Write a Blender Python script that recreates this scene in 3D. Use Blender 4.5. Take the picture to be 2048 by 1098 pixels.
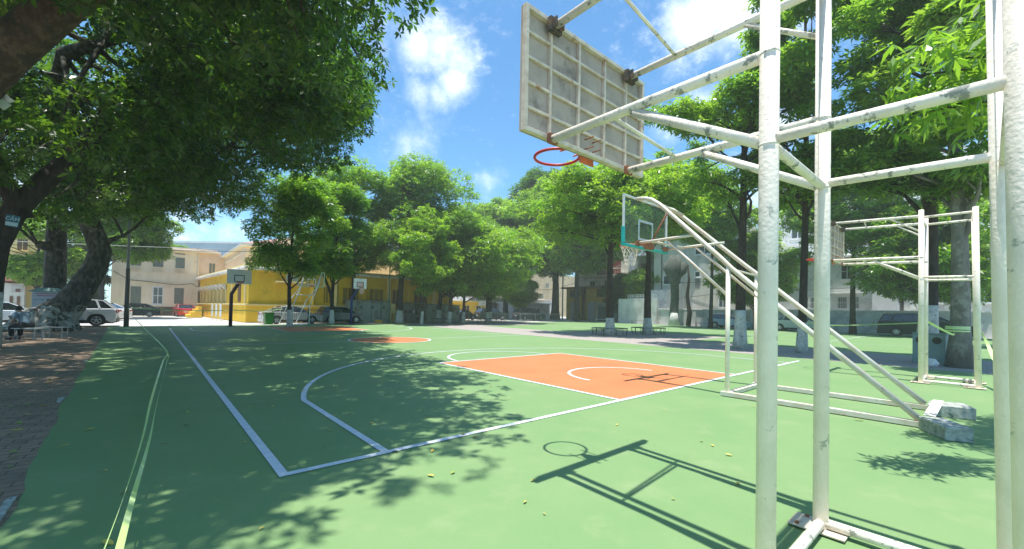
import bpy, math, random
import numpy as np
from mathutils import Vector, Matrix
R = math.radians
scene = bpy.context.scene
for o in list(bpy.data.objects): bpy.data.objects.remove(o)
col = scene.collection
rnd = random.Random(7)

# ------------------------------------------------------------------ camera
YAW, PITCH, ROLL = 0.714, 0.017, 0.019
cs, sn = math.cos(YAW), math.sin(YAW)
F = Vector((sn*math.cos(PITCH), cs*math.cos(PITCH), math.sin(PITCH)))
Rt = Vector((cs, -sn, 0.0)); Up = Rt.cross(F)
R2 = Rt*math.cos(ROLL)+Up*math.sin(ROLL); U2 = Up*math.cos(ROLL)-Rt*math.sin(ROLL)
cam = bpy.data.cameras.new('camera'); camo = bpy.data.objects.new('camera', cam); col.objects.link(camo)
m = Matrix.Identity(4)
for i in range(3):
    m[i][0] = R2[i]; m[i][1] = U2[i]; m[i][2] = -F[i]
m[0][3], m[1][3], m[2][3] = -0.914, -4.001, 1.472
camo.matrix_world = m
cam.sensor_width = 36.0; cam.lens = 828.67/2048*36
cam.shift_x = 5.632/2048; cam.shift_y = 57.08/2048
cam.clip_start = 0.05; cam.clip_end = 3000
scene.camera = camo

# ------------------------------------------------------------------ sky and sun
SX, SY = 0.112, 0.040                       # shadow offset per metre of height
sund = Vector((-SX, -SY, 1)).normalized()
elev = math.asin(sund.z); azim = math.atan2(sund.x, sund.y)
world = bpy.data.worlds.new('World'); scene.world = world; world.use_nodes = True
nt = world.node_tree; N = nt.nodes; L = nt.links; N.clear()
out = N.new('ShaderNodeOutputWorld'); bg = N.new('ShaderNodeBackground'); L.new(bg.outputs[0], out.inputs[0])
sky = N.new('ShaderNodeTexSky'); sky.sky_type = 'NISHITA'; sky.sun_disc = False
sky.sun_elevation = elev; sky.sun_rotation = azim; sky.air_density = 1.0; sky.dust_density = 0.5; sky.ozone_density = 1.0
tc = N.new('ShaderNodeTexCoord')
def wn(t, **k):
    n = N.new(t)
    for a, b in k.items(): setattr(n, a, b)
    return n
def wmath(op, a, b=None, clamp=False):
    n = wn('ShaderNodeMath', operation=op); n.use_clamp = clamp
    for i, v in enumerate((a, b)):
        if v is None: continue
        if isinstance(v, (int, float)): n.inputs[i].default_value = v
        else: L.new(v, n.inputs[i])
    return n.outputs[0]
nz = wn('ShaderNodeTexNoise'); nz.inputs['Scale'].default_value = 8; nz.inputs['Detail'].default_value = 12; nz.inputs['Roughness'].default_value = .68
L.new(tc.outputs['Generated'], nz.inputs['Vector'])
nz2 = wn('ShaderNodeTexNoise'); nz2.inputs['Scale'].default_value = 30; nz2.inputs['Detail'].default_value = 8; nz2.inputs['Roughness'].default_value = .65
mp = wn('ShaderNodeMapping'); mp.inputs['Scale'].default_value = (1, 1, 1.6); mp.inputs['Rotation'].default_value = (0, 0, .5)
L.new(tc.outputs['Generated'], mp.inputs['Vector']); L.new(mp.outputs[0], nz2.inputs['Vector'])
mask = None
# cloud puffs: direction on the sky, angular radius, density
PUFFS = [
 ((0.403,0.748,0.528),0.072,1.25),
 ((0.431,0.727,0.535),0.081,1.30),
 ((0.471,0.713,0.520),0.072,1.20),
 ((0.479,0.733,0.484),0.065,1.15),
 ((0.414,0.785,0.461),0.044,0.80),
 ((0.455,0.764,0.458),0.042,0.70),
 ((0.760,0.350,0.547),0.092,1.60),
 ((0.782,0.297,0.548),0.094,1.60),
 ((0.807,0.234,0.543),0.087,1.40),
 ((0.773,0.394,0.497),0.054,0.70),
 ((0.708,0.488,0.511),0.077,0.25),
 ((0.719,0.428,0.548),0.082,0.30),
 ((0.827,0.379,0.415),0.063,1.20),
 ((0.811,0.434,0.393),0.048,0.80),
 ((0.896,0.258,0.362),0.070,1.00),
 ((0.426,0.837,0.344),0.066,0.45),
 ((0.578,0.761,0.294),0.046,0.35),
 ((0.069,0.987,0.147),0.056,0.70),
 ((0.116,0.984,0.138),0.051,0.70),
 ((0.272,0.789,0.552),0.189,0.15),
 ((0.923,0.318,0.214),0.160,0.90),
 ((0.972,0.111,0.205),0.141,0.90),
 ((-0.003,0.992,0.123),0.154,0.90),
 ((-0.098,0.978,0.183),0.206,0.90),
 ((0.152,0.675,0.722),0.381,0.90),
 ((0.817,0.033,0.575),0.222,0.90)
]
for d, rad, dens in PUFFS:
    dist = wn('ShaderNodeVectorMath', operation='DISTANCE')
    L.new(tc.outputs['Generated'], dist.inputs[0]); dist.inputs[1].default_value = d
    v = wmath('SUBTRACT', 1.0, wmath('DIVIDE', dist.outputs['Value'], rad))
    v = wmath('MULTIPLY', wmath('MAXIMUM', v, -1.0), dens)
    mask = v if mask is None else wmath('MAXIMUM', mask, v)
cl = wmath('ADD', mask, wmath('MULTIPLY', wmath('SUBTRACT', nz.outputs['Fac'], .5), 2.3))
mr = wn('ShaderNodeMapRange', interpolation_type='SMOOTHSTEP'); L.new(cl, mr.inputs['Value'])
mr.inputs['From Min'].default_value = 0.0; mr.inputs['From Max'].default_value = 1.7
mr2 = wn('ShaderNodeMapRange', interpolation_type='SMOOTHSTEP'); L.new(wmath('ADD', wmath('MULTIPLY', mask, .5), nz2.outputs['Fac']), mr2.inputs['Value'])
mr2.inputs['From Min'].default_value = 0.52; mr2.inputs['From Max'].default_value = 1.1; mr2.inputs['To Max'].default_value = .5
fac = wmath('MAXIMUM', mr.outputs[0], mr2.outputs[0], True)
tint = wn('ShaderNodeMix', data_type='RGBA', blend_type='MULTIPLY'); tint.inputs[0].default_value = 1.0
L.new(sky.outputs[0], tint.inputs[6]); tint.inputs[7].default_value = (.43,.74,.88,1)
mix = wn('ShaderNodeMix', data_type='RGBA'); L.new(fac, mix.inputs[0]); L.new(tint.outputs[2], mix.inputs[6])
cm = wn('ShaderNodeMix', data_type='RGBA'); L.new(wmath('MULTIPLY', wmath('SUBTRACT', nz2.outputs['Fac'], .35), 3.0, True), cm.inputs[0]); cm.inputs[6].default_value = (5.0,5.5,6.2,1); cm.inputs[7].default_value = (7.0,7.3,7.7,1)
L.new(cm.outputs[2], mix.inputs[7])
L.new(mix.outputs[2], bg.inputs[0]); bg.inputs[1].default_value = .135
sl = bpy.data.lights.new('sun', 'SUN'); sl.energy = 3.85; sl.angle = R(0.53); sl.color = (1, .965, .90)
so = bpy.data.objects.new('sun', sl); col.objects.link(so)
so.rotation_euler = (-sund).to_track_quat('-Z', 'Y').to_euler()
scene.view_settings.view_transform = 'Standard'; scene.view_settings.look = 'None'
scene.view_settings.exposure = 1.02; scene.view_settings.gamma = 1
scene.render.engine = 'CYCLES'
scene.cycles.max_bounces = 7; scene.cycles.diffuse_bounces = 4; scene.cycles.transparent_max_bounces = 8

# ------------------------------------------------------------------ materials
MATS = {}
def _nodes(name):
    mt = bpy.data.materials.new(name); mt.use_nodes = True
    MATS[name] = mt
    return mt, mt.node_tree.nodes, mt.node_tree.links, mt.node_tree.nodes['Principled BSDF']
def mat(name, c, c2=None, scale=4.0, rough=.6, metal=0.0, bump=0.0, lo=.4, hi=.65, detail=6, bscale=None, streak=None, spec=.4, c3=None, s3=1.0, lo3=.5, hi3=.6):
    if name in MATS: return MATS[name]
    mt, n, l, b = _nodes(name)
    b.inputs['Roughness'].default_value = rough; b.inputs['Metallic'].default_value = metal
    b.inputs['Specular IOR Level'].default_value = spec
    if c2 is None: c2 = tuple(x*.8 for x in c)
    t = n.new('ShaderNodeTexCoord'); mpn = n.new('ShaderNodeMapping'); l.new(t.outputs['Object'], mpn.inputs[0])
    if streak: mpn.inputs['Scale'].default_value = streak
    nzn = n.new('ShaderNodeTexNoise'); nzn.inputs['Scale'].default_value = scale; nzn.inputs['Detail'].default_value = detail; nzn.inputs['Roughness'].default_value = .6
    l.new(mpn.outputs[0], nzn.inputs['Vector'])
    r = n.new('ShaderNodeMapRange'); r.interpolation_type = 'SMOOTHSTEP'; l.new(nzn.outputs['Fac'], r.inputs['Value'])
    r.inputs['From Min'].default_value = lo; r.inputs['From Max'].default_value = hi
    mx = n.new('ShaderNodeMix'); mx.data_type = 'RGBA'; l.new(r.outputs[0], mx.inputs[0])
    mx.inputs[6].default_value = (*c, 1); mx.inputs[7].default_value = (*c2, 1)
    outc = mx.outputs[2]
    if c3:
        n3 = n.new('ShaderNodeTexNoise'); n3.inputs['Scale'].default_value = s3; n3.inputs['Detail'].default_value = 8; n3.inputs['Roughness'].default_value = .7
        l.new(t.outputs['Object'], n3.inputs['Vector'])
        r3 = n.new('ShaderNodeMapRange'); r3.interpolation_type = 'SMOOTHSTEP'; l.new(n3.outputs['Fac'], r3.inputs['Value'])
        r3.inputs['From Min'].default_value = lo3; r3.inputs['From Max'].default_value = hi3
        m3 = n.new('ShaderNodeMix'); m3.data_type = 'RGBA'; l.new(r3.outputs[0], m3.inputs[0]); l.new(outc, m3.inputs[6]); m3.inputs[7].default_value = (*c3, 1)
        outc = m3.outputs[2]
    l.new(outc, b.inputs['Base Color'])
    if bump:
        bn = n.new('ShaderNodeBump'); bn.inputs['Strength'].default_value = bump; bn.inputs['Distance'].default_value = .02
        if bscale:
            nb = n.new('ShaderNodeTexNoise'); nb.inputs['Scale'].default_value = bscale; nb.inputs['Detail'].default_value = 5
            l.new(t.outputs['Object'], nb.inputs['Vector']); l.new(nb.outputs['Fac'], bn.inputs['Height'])
        else: l.new(nzn.outputs['Fac'], bn.inputs['Height'])
        l.new(bn.outputs[0], b.inputs['Normal'])
    return mt
def leafmat(name, dark, light, trans=.5, rough=.34, tcol=None):
    mt, n, l, b = _nodes(name)
    g = n.new('ShaderNodeNewGeometry'); mx = n.new('ShaderNodeMix'); mx.data_type = 'RGBA'
    l.new(g.outputs['Random Per Island'], mx.inputs[0]); mx.inputs[6].default_value = (*dark, 1); mx.inputs[7].default_value = (*light, 1)
    t = n.new('ShaderNodeTexCoord'); nn = n.new('ShaderNodeTexNoise'); nn.inputs['Scale'].default_value = .55; nn.inputs['Detail'].default_value = 3
    l.new(t.outputs['Object'], nn.inputs['Vector'])
    hs = n.new('ShaderNodeHueSaturation'); l.new(mx.outputs[2], hs.inputs['Color'])
    mrr = n.new('ShaderNodeMapRange'); l.new(nn.outputs['Fac'], mrr.inputs['Value']); mrr.inputs['From Min'].default_value = .3; mrr.inputs['From Max'].default_value = .7
    mrr.inputs['To Min'].default_value = .488; mrr.inputs['To Max'].default_value = .515; l.new(mrr.outputs[0], hs.inputs['Hue'])
    l.new(hs.outputs[0], b.inputs['Base Color']); b.inputs['Roughness'].default_value = rough; b.inputs['Specular IOR Level'].default_value = .6
    tr = n.new('ShaderNodeBsdfTranslucent')
    tm = n.new('ShaderNodeMix'); tm.data_type = 'RGBA'; tm.blend_type = 'MULTIPLY'; tm.inputs[0].default_value = 1; l.new(hs.outputs[0], tm.inputs[6])
    tm.inputs[7].default_value = (*(tcol or (2.9, 2.8, 1.0)), 1); l.new(tm.outputs[2], tr.inputs['Color'])
    ms = n.new('ShaderNodeMixShader'); ms.inputs[0].default_value = trans
    l.new(b.outputs[0], ms.inputs[1]); l.new(tr.outputs[0], ms.inputs[2]); l.new(ms.outputs[0], n['Material Output'].inputs['Surface'])
    return mt
def brickmat(name, c1, c2, mortar, scale, bw=.5, rh=.25, ms=.015, rough=.8, stain=None, rot=0.0, bump=.3, coord='Object', vert=False):
    mt, n, l, b = _nodes(name)
    t = n.new('ShaderNodeTexCoord'); mpn = n.new('ShaderNodeMapping'); l.new(t.outputs[coord], mpn.inputs[0]); mpn.inputs['Rotation'].default_value = (R(90) if vert else 0, 0, rot)
    br = n.new('ShaderNodeTexBrick'); l.new(mpn.outputs[0], br.inputs['Vector']); br.inputs['Scale'].default_value = scale
    br.inputs['Brick Width'].default_value = bw; br.inputs['Row Height'].default_value = rh; br.inputs['Mortar Size'].default_value = ms
    br.inputs['Color1'].default_value = (*c1, 1); br.inputs['Color2'].default_value = (*c2, 1); br.inputs['Mortar'].default_value = (*mortar, 1)
    nn = n.new('ShaderNodeTexNoise'); nn.inputs['Scale'].default_value = 1.3; nn.inputs['Detail'].default_value = 8; nn.inputs['Roughness'].default_value = .7; l.new(t.outputs['Object'], nn.inputs['Vector'])
    r = n.new('ShaderNodeMapRange'); l.new(nn.outputs['Fac'], r.inputs['Value']); r.inputs['From Min'].default_value = .42; r.inputs['From Max'].default_value = .68; r.inputs['To Max'].default_value = .8
    mx = n.new('ShaderNodeMix'); mx.data_type = 'RGBA'; l.new(r.outputs[0], mx.inputs[0]); l.new(br.outputs['Color'], mx.inputs[6]); mx.inputs[7].default_value = (*(stain or mortar), 1)
    l.new(mx.outputs[2], b.inputs['Base Color']); b.inputs['Roughness'].default_value = rough; b.inputs['Specular IOR Level'].default_value = .2
    bn = n.new('ShaderNodeBump'); bn.inputs['Strength'].default_value = bump; bn.inputs['Distance'].default_value = .01; bn.invert = True
    l.new(br.outputs['Fac'], bn.inputs['Height']); l.new(bn.outputs[0], b.inputs['Normal'])
    return mt
def glassmat(name, tintc=(.97, .99, .985), alpha=.12):
    mt, n, l, b = _nodes(name)
    tr = n.new('ShaderNodeBsdfTransparent'); tr.inputs[0].default_value = (*tintc, 1)
    b.inputs['Base Color'].default_value = (.5, .6, .58, 1); b.inputs['Roughness'].default_value = .08
    ms = n.new('ShaderNodeMixShader'); ms.inputs[0].default_value = alpha
    l.new(tr.outputs[0], ms.inputs[1]); l.new(b.outputs[0], ms.inputs[2]); l.new(ms.outputs[0], n['Material Output'].inputs['Surface'])
    return mt

# ------------------------------------------------------------------ mesh helper
class MB:
    def __init__(s): s.v = []; s.f = []
    def add(s, vs, fs):
        k = len(s.v); s.v += [tuple(map(float, p)) for p in vs]; s.f += [tuple(i+k for i in f) for f in fs]; return s
    def box(s, a, b):
        (x0, y0, z0), (x1, y1, z1) = [min(p, q) for p, q in zip(a, b)], [max(p, q) for p, q in zip(a, b)]
        return s.add([(x0,y0,z0),(x1,y0,z0),(x1,y1,z0),(x0,y1,z0),(x0,y0,z1),(x1,y0,z1),(x1,y1,z1),(x0,y1,z1)],
                     [(0,3,2,1),(4,5,6,7),(0,1,5,4),(1,2,6,5),(2,3,7,6),(3,0,4,7)])
    def prism(s, poly, z0, z1):
        n = len(poly)
        return s.add([(x,y,z0) for x,y in poly]+[(x,y,z1) for x,y in poly],
            [tuple(range(n-1,-1,-1)), tuple(range(n,2*n))]+[(i,(i+1)%n,n+(i+1)%n,n+i) for i in range(n)])
    def tube(s, pts, r, n=10, cap=True):
        pts = [Vector(p) for p in pts]; rs = r if isinstance(r, (list, tuple)) else [r]*len(pts)
        prev = None; rings = []
        for i, p in enumerate(pts):
            t = (pts[min(i+1, len(pts)-1)]-pts[max(i-1, 0)]).normalized()
            if prev is None:
                a = Vector((0,0,1)) if abs(t.z) < .9 else Vector((1,0,0)); u = t.cross(a).normalized()
            else: u = (prev - t*prev.dot(t)).normalized()
            prev = u; w = t.cross(u)
            rings.append([p+(u*math.cos(2*math.pi*k/n)+w*math.sin(2*math.pi*k/n))*rs[i] for k in range(n)])
        vs = [q for rg in rings for q in rg]; fs = []
        for i in range(len(pts)-1):
            for k in range(n): fs.append((i*n+k, i*n+(k+1)%n, (i+1)*n+(k+1)%n, (i+1)*n+k))
        if cap: fs += [tuple(range(n-1,-1,-1)), tuple(range((len(pts)-1)*n, len(pts)*n))]
        return s.add(vs, fs)
    def lathe(s, prof, c, axis='z', n=24, closed=False):
        vs = []; fs = []; m_ = len(prof)
        for k in range(n):
            a = 2*math.pi*k/n; ca, sa = math.cos(a), math.sin(a)
            for r_, h in prof:
                if axis == 'z': vs.append((c[0]+r_*ca, c[1]+r_*sa, c[2]+h))
                elif axis == 'y': vs.append((c[0]+r_*ca, c[1]+h, c[2]+r_*sa))
                else: vs.append((c[0]+h, c[1]+r_*ca, c[2]+r_*sa))
        mm = m_ if closed else m_-1
        for k in range(n):
            for j in range(mm):
                a0 = k*m_+j; a1 = k*m_+(j+1)%m_; b0 = ((k+1)%n)*m_+j; b1 = ((k+1)%n)*m_+(j+1)%m_
                fs.append((a0, b0, b1, a1))
        return s.add(vs, fs)
    def build(s, name, m_, parent=None, smooth=False, bevel=0, loc=None, segs=2):
        me = bpy.data.meshes.new(name); me.from_pydata(s.v, [], s.f); me.materials.append(m_)
        if smooth: me.polygons.foreach_set('use_smooth', [True]*len(me.polygons))
        me.update()
        o = bpy.data.objects.new(name, me); col.objects.link(o)
        if parent is not None: o.parent = parent
        if loc: o.location = loc
        if bevel:
            md = o.modifiers.new('bevel', 'BEVEL'); md.width = bevel; md.segments = segs; md.limit_method = 'ANGLE'; md.angle_limit = R(35)
        return o
def tag(o, label=None, cat=None, group=None, kind=None):
    if label: o['label'] = label
    if cat: o['category'] = cat
    if group: o['group'] = group
    if kind: o['kind'] = kind
    return o
def empty(name, loc, rz=0, label=None, cat=None, group=None):
    o = bpy.data.objects.new(name, None); col.objects.link(o); o.location = loc; o.rotation_euler = (0, 0, rz); o.empty_display_size = .2
    return tag(o, label, cat, group)
def copy_tree(o, parent=None):
    c = o.copy(); col.objects.link(c)
    if parent is not None: c.parent = parent
    for ch in list(o.children): copy_tree(ch, c)
    return c
def struct(mb, name, m_, **k): return tag(mb.build(name, m_, **k), kind='structure')

M_court = mat('court_green', (.156,.267,.108), (.182,.285,.12), scale=.7, rough=.6, bump=.15, bscale=70, lo=.3, hi=.7, c3=(.215,.30,.142), s3=1.7, lo3=.50, hi3=.74, spec=.3)
M_orange = mat('court_orange', (.53,.185,.075), (.48,.165,.066), scale=.8, rough=.62, bump=.12, bscale=90, spec=.3)
M_line = mat('line_white', (.70,.72,.76), (.58,.62,.66), scale=9, rough=.6, c3=(.40,.50,.42), s3=14, lo3=.60, hi3=.70)
M_conc = mat('yard_concrete', (.50,.48,.45), (.42,.40,.37), scale=.6, rough=.9, c3=(.36,.34,.31), s3=2.0)
M_pave = brickmat('paver_light', (.40,.33,.31), (.34,.30,.28), (.24,.22,.20), 2.5, bw=.5, rh=.25, stain=(.30,.28,.26))
M_pave2 = brickmat('paver_dark', (.38,.26,.175), (.28,.20,.14), (.09,.08,.06), 2.6, bw=.62, rh=.31, stain=(.17,.14,.10), rot=R(4), bump=.8)
M_pipe = mat('pipe_paint', (.88,.80,.70), (.80,.73,.63), scale=5, rough=.45, bump=.25, bscale=45, c3=(.42,.43,.37), s3=9, lo3=.60, hi3=.66)
M_pipe_old = mat('pipe_paint_worn', (.84,.77,.67), (.74,.68,.58), scale=5, rough=.5, bump=.25, bscale=45, c3=(.26,.27,.23), s3=11, lo3=.55, hi3=.61)
M_pipe_warm = mat('pipe_cream', (.66,.63,.55), (.58,.50,.40), scale=3, rough=.45, c3=(.42,.17,.09), s3=4.0, lo3=.63, hi3=.70)
M_rust = mat('rusty_steel', (.30,.12,.06), (.16,.07,.04), scale=14, rough=.85, bump=.3)
M_darkbr = mat('corroded_bracket', (.05,.055,.05), (.16,.10,.06), scale=20, rough=.8, bump=.3)
M_boardback = mat('board_back', (.45,.385,.32), (.36,.31,.26), scale=3, rough=.85, c3=(.22,.19,.16), s3=3.2, lo3=.52, hi3=.70, bump=.1)
M_boardrib = mat('board_rib', (.66,.59,.48), (.54,.44,.33), scale=9, rough=.7, c3=(.36,.20,.11), s3=5, lo3=.56, hi3=.68)
M_white = mat('white_paint', (.74,.76,.76), (.62,.64,.64), scale=5, rough=.5)
M_red = mat('ring_red', (.62,.05,.04), (.48,.05,.04), scale=8, rough=.45)
M_orr = mat('ring_orange', (.72,.16,.05), (.5,.12,.05), scale=8, rough=.5)
M_black = mat('black_paint', (.02,.02,.02), (.035,.035,.035), scale=5, rough=.5)
M_teal = mat('teal_padding', (.02,.42,.40), (.02,.33,.32), scale=5, rough=.5)
M_glass = glassmat('board_glass', alpha=.07)
M_net = mat('net_cord', (.70,.68,.62), (.55,.53,.48), rough=.9)
M_cblock = mat('counterweight_concrete', (.40,.42,.38), (.24,.26,.22), scale=12, rough=.9, bump=.5, c3=(.07,.09,.06), s3=9, lo3=.58, hi3=.66)
M_bark = mat('bark_dark', (.03,.025,.02), (.06,.05,.04), scale=9, rough=.95, bump=.9, streak=(1,1,.3))
M_bark2 = mat('bark_grey', (.04,.036,.028), (.12,.11,.085), scale=7, rough=.95, bump=1.0, streak=(1,1,.35), c3=(.20,.19,.155), s3=2.6, lo3=.56, hi3=.64)
M_bark3 = mat('bark_brown', (.06,.042,.028), (.12,.09,.06), scale=7, rough=.95, bump=1.0, streak=(1,1,.5), c3=(.045,.04,.03), s3=4)
M_bark4 = mat('bark_pale_grey', (.20,.19,.16), (.13,.125,.105), scale=6, rough=.95, bump=.8, streak=(1,1,.4), c3=(.26,.26,.22), s3=3)
M_lime = mat('whitewash', (.56,.57,.52), (.40,.41,.36), scale=7, rough=.95, bump=.5, c3=(.15,.14,.11), s3=6, lo3=.57, hi3=.66)
M_tyre = mat('tyre', (.02,.02,.02), (.03,.03,.03), rough=.8)
M_rim = mat('alloy', (.55,.56,.58), (.45,.46,.48), rough=.3, metal=.8)
M_cglass = mat('car_glass', (.015,.02,.022), (.03,.035,.04), rough=.08, spec=.8)
M_plast = mat('car_plastic', (.025,.025,.028), (.04,.04,.04), rough=.6)
M_lampr = mat('tail_red', (.35,.02,.03), (.25,.01,.02), rough=.2)
M_lampw = mat('headlamp', (.7,.72,.75), (.5,.52,.55), rough=.1)
M_plate = mat('number_plate', (.7,.7,.7), (.6,.6,.6), rough=.5)

# ------------------------------------------------------------------ ground, courts, markings
g = MB(); g.add([(-220,-200,-.03),(420,-200,-.03),(420,440,-.03),(-220,440,-.03)], [(0,1,2,3)]); struct(g, 'ground', M_conc)
def slab(name, poly, z, m_, t=.02):
    mb = MB(); mb.prism(poly, z-t, z); return struct(mb, name, m_)
ej = random.Random(9); EDGE = []
for i in range(161):
    y = -2+33.4*i/160; ks = [(-12,-1.35),(.15,-1.6),(5.04,-1.84),(14,-2.16),(31.4,-2.8)]
    for (a, b), (c, d) in zip(ks, ks[1:]):
        if a <= y <= c: EDGE.append((b+(d-b)*(y-a)/(c-a)+ej.uniform(-.018,.018)+.02*math.sin(y*2.3), y)); break
slab('court_surface', [(-1.35,-12)]+EDGE+[(17.2,32.4),(34,33.6),(47.4,33.6),(47.4,-14)], 0, M_court)
slab('earth_path', [(-30,-12),(-1.1,-12),(-1.3,.15),(-1.55,5.04),(-1.87,14),(-2.5,31.3),(-30,31.0)], -.004, M_pave2)
slab('tree_strip_paving', [(16.1,-12),(21.4,-12),(21.4,6.6),(27,6.9),(27.2,15.5),(21.6,16),(21.6,25.5),(27,26),(31,27.5),(33.6,31),(33.8,37),(12.6,37),(12.6,32.2),(16.9,31.9),(16.1,20)], .004, M_pave)
mb = MB(); 
rr = random.Random(3)
pts = [(-1.6,.15),(-1.84,5.04),(-2.16,14),(-2.8,31.2)]
LZ, OZ = .008, .0035
def paint(name, polys, z, m_):
    mb = MB()
    for i, p in enumerate(polys):
        n = len(p); mb.add([(x, y, z) for x, y in p], [tuple(range(n))])
    return struct(mb, name, m_)
def ring(cx_, cy_, r, w, a0=0, a1=360, n=64):
    o = []
    for i in range(n):
        p, q = R(a0+(a1-a0)*i/n), R(a0+(a1-a0)*(i+1)/n)
        o.append([(cx_+(r-w)*math.cos(p), cy_+(r-w)*math.sin(p)), (cx_+r*math.cos(p), cy_+r*math.sin(p)), (cx_+r*math.cos(q), cy_+r*math.sin(q)), (cx_+(r-w)*math.cos(q), cy_+(r-w)*math.sin(q))])
    return o
def rc(x0, y0, x1, y1): return [(x0,y0),(x1,y0),(x1,y1),(x0,y1)]
def disc(cx_, cy_, r, n=48): return [(cx_+r*math.cos(2*math.pi*i/n), cy_+r*math.sin(2*math.pi*i/n)) for i in range(n)]
w = .05
paint('key_paint', [rc(5.08,.03,9.92,5.77), rc(5.08,22.23,9.92,27.97), disc(7.5,14,1.77)], OZ, M_orange)
ln = []
ln += [rc(-.04,-.04,15.04,.04), rc(-.04,.041,.04,27.959), rc(-.04,27.96,15.04,28.04), rc(.041,13.96,5.7,14.04), rc(9.3,13.96,15.9,14.04), rc(14.96,15.2,15.04,27.959)]
for s, b0 in ((1, 0), (-1, 28)):
    Y = lambda y: b0+s*y
    ln += [rc(.9,Y(.041),.98,Y(3.0)), rc(14.02,Y(.041),14.1,Y(3.0))]
    ln += [rc(5.03,Y(.041),5.10,Y(5.8)), rc(9.9,Y(.041),9.97,Y(5.8)), rc(5.101,Y(5.73),9.899,Y(5.8))]
    a = math.degrees(math.asin((3.0-1.575)/6.75)) if s == 1 else 0
    am = math.degrees(math.acos(6.6/6.75))
    arc = ring(7.5, 1.575, 6.75, .08, 12.2, 167.8, 90)
    arc = [[(x, Y(y)) for x, y in p] for p in arc]; ln += arc
    ln += [[(x, Y(y)) for x, y in p] for p in ring(7.5, 5.8, 1.82, .075, 1.5, 178.5, 40)]
    ln += [[(x, Y(y)) for x, y in p] for p in ring(7.5, 1.575, 1.3, .07, 0, 180, 30)]
ln += ring(7.5, 14, 1.84, .08)
paint('court_lines', ln, LZ, M_line)
l2 = []
for x in (28.2, 36.0, 44.2): l2.append(rc(x, -9, x+.06, 27.4))
for y in (-9, -3.2, 2.0, 7.2, 13.4, 20.6, 27.4): l2.append(rc(28.27, y, 35.99, y+.06)); l2.append(rc(36.07, y, 44.19, y+.06))
paint('far_court_lines', l2, LZ, M_line)

# white broken kerb edge where the court coat ends over the old paving
kb = MB()
for y0, y1, x0 in ((.2,.75,-1.62),(4.9,5.3,-1.85),(10.4,11.0,-2.05)):
    n = 7; L0 = [(x0-.01+.0*i, y0+(y1-y0)*i/n) for i in range(n+1)]
    L1_ = [(x0-.03-rr.uniform(.01,.05), y0+(y1-y0)*i/n) for i in range(n, -1, -1)]
    kb.prism(L0+L1_, -.01, .012)
struct(kb, 'kerb_edge', M_cblock)

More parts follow.
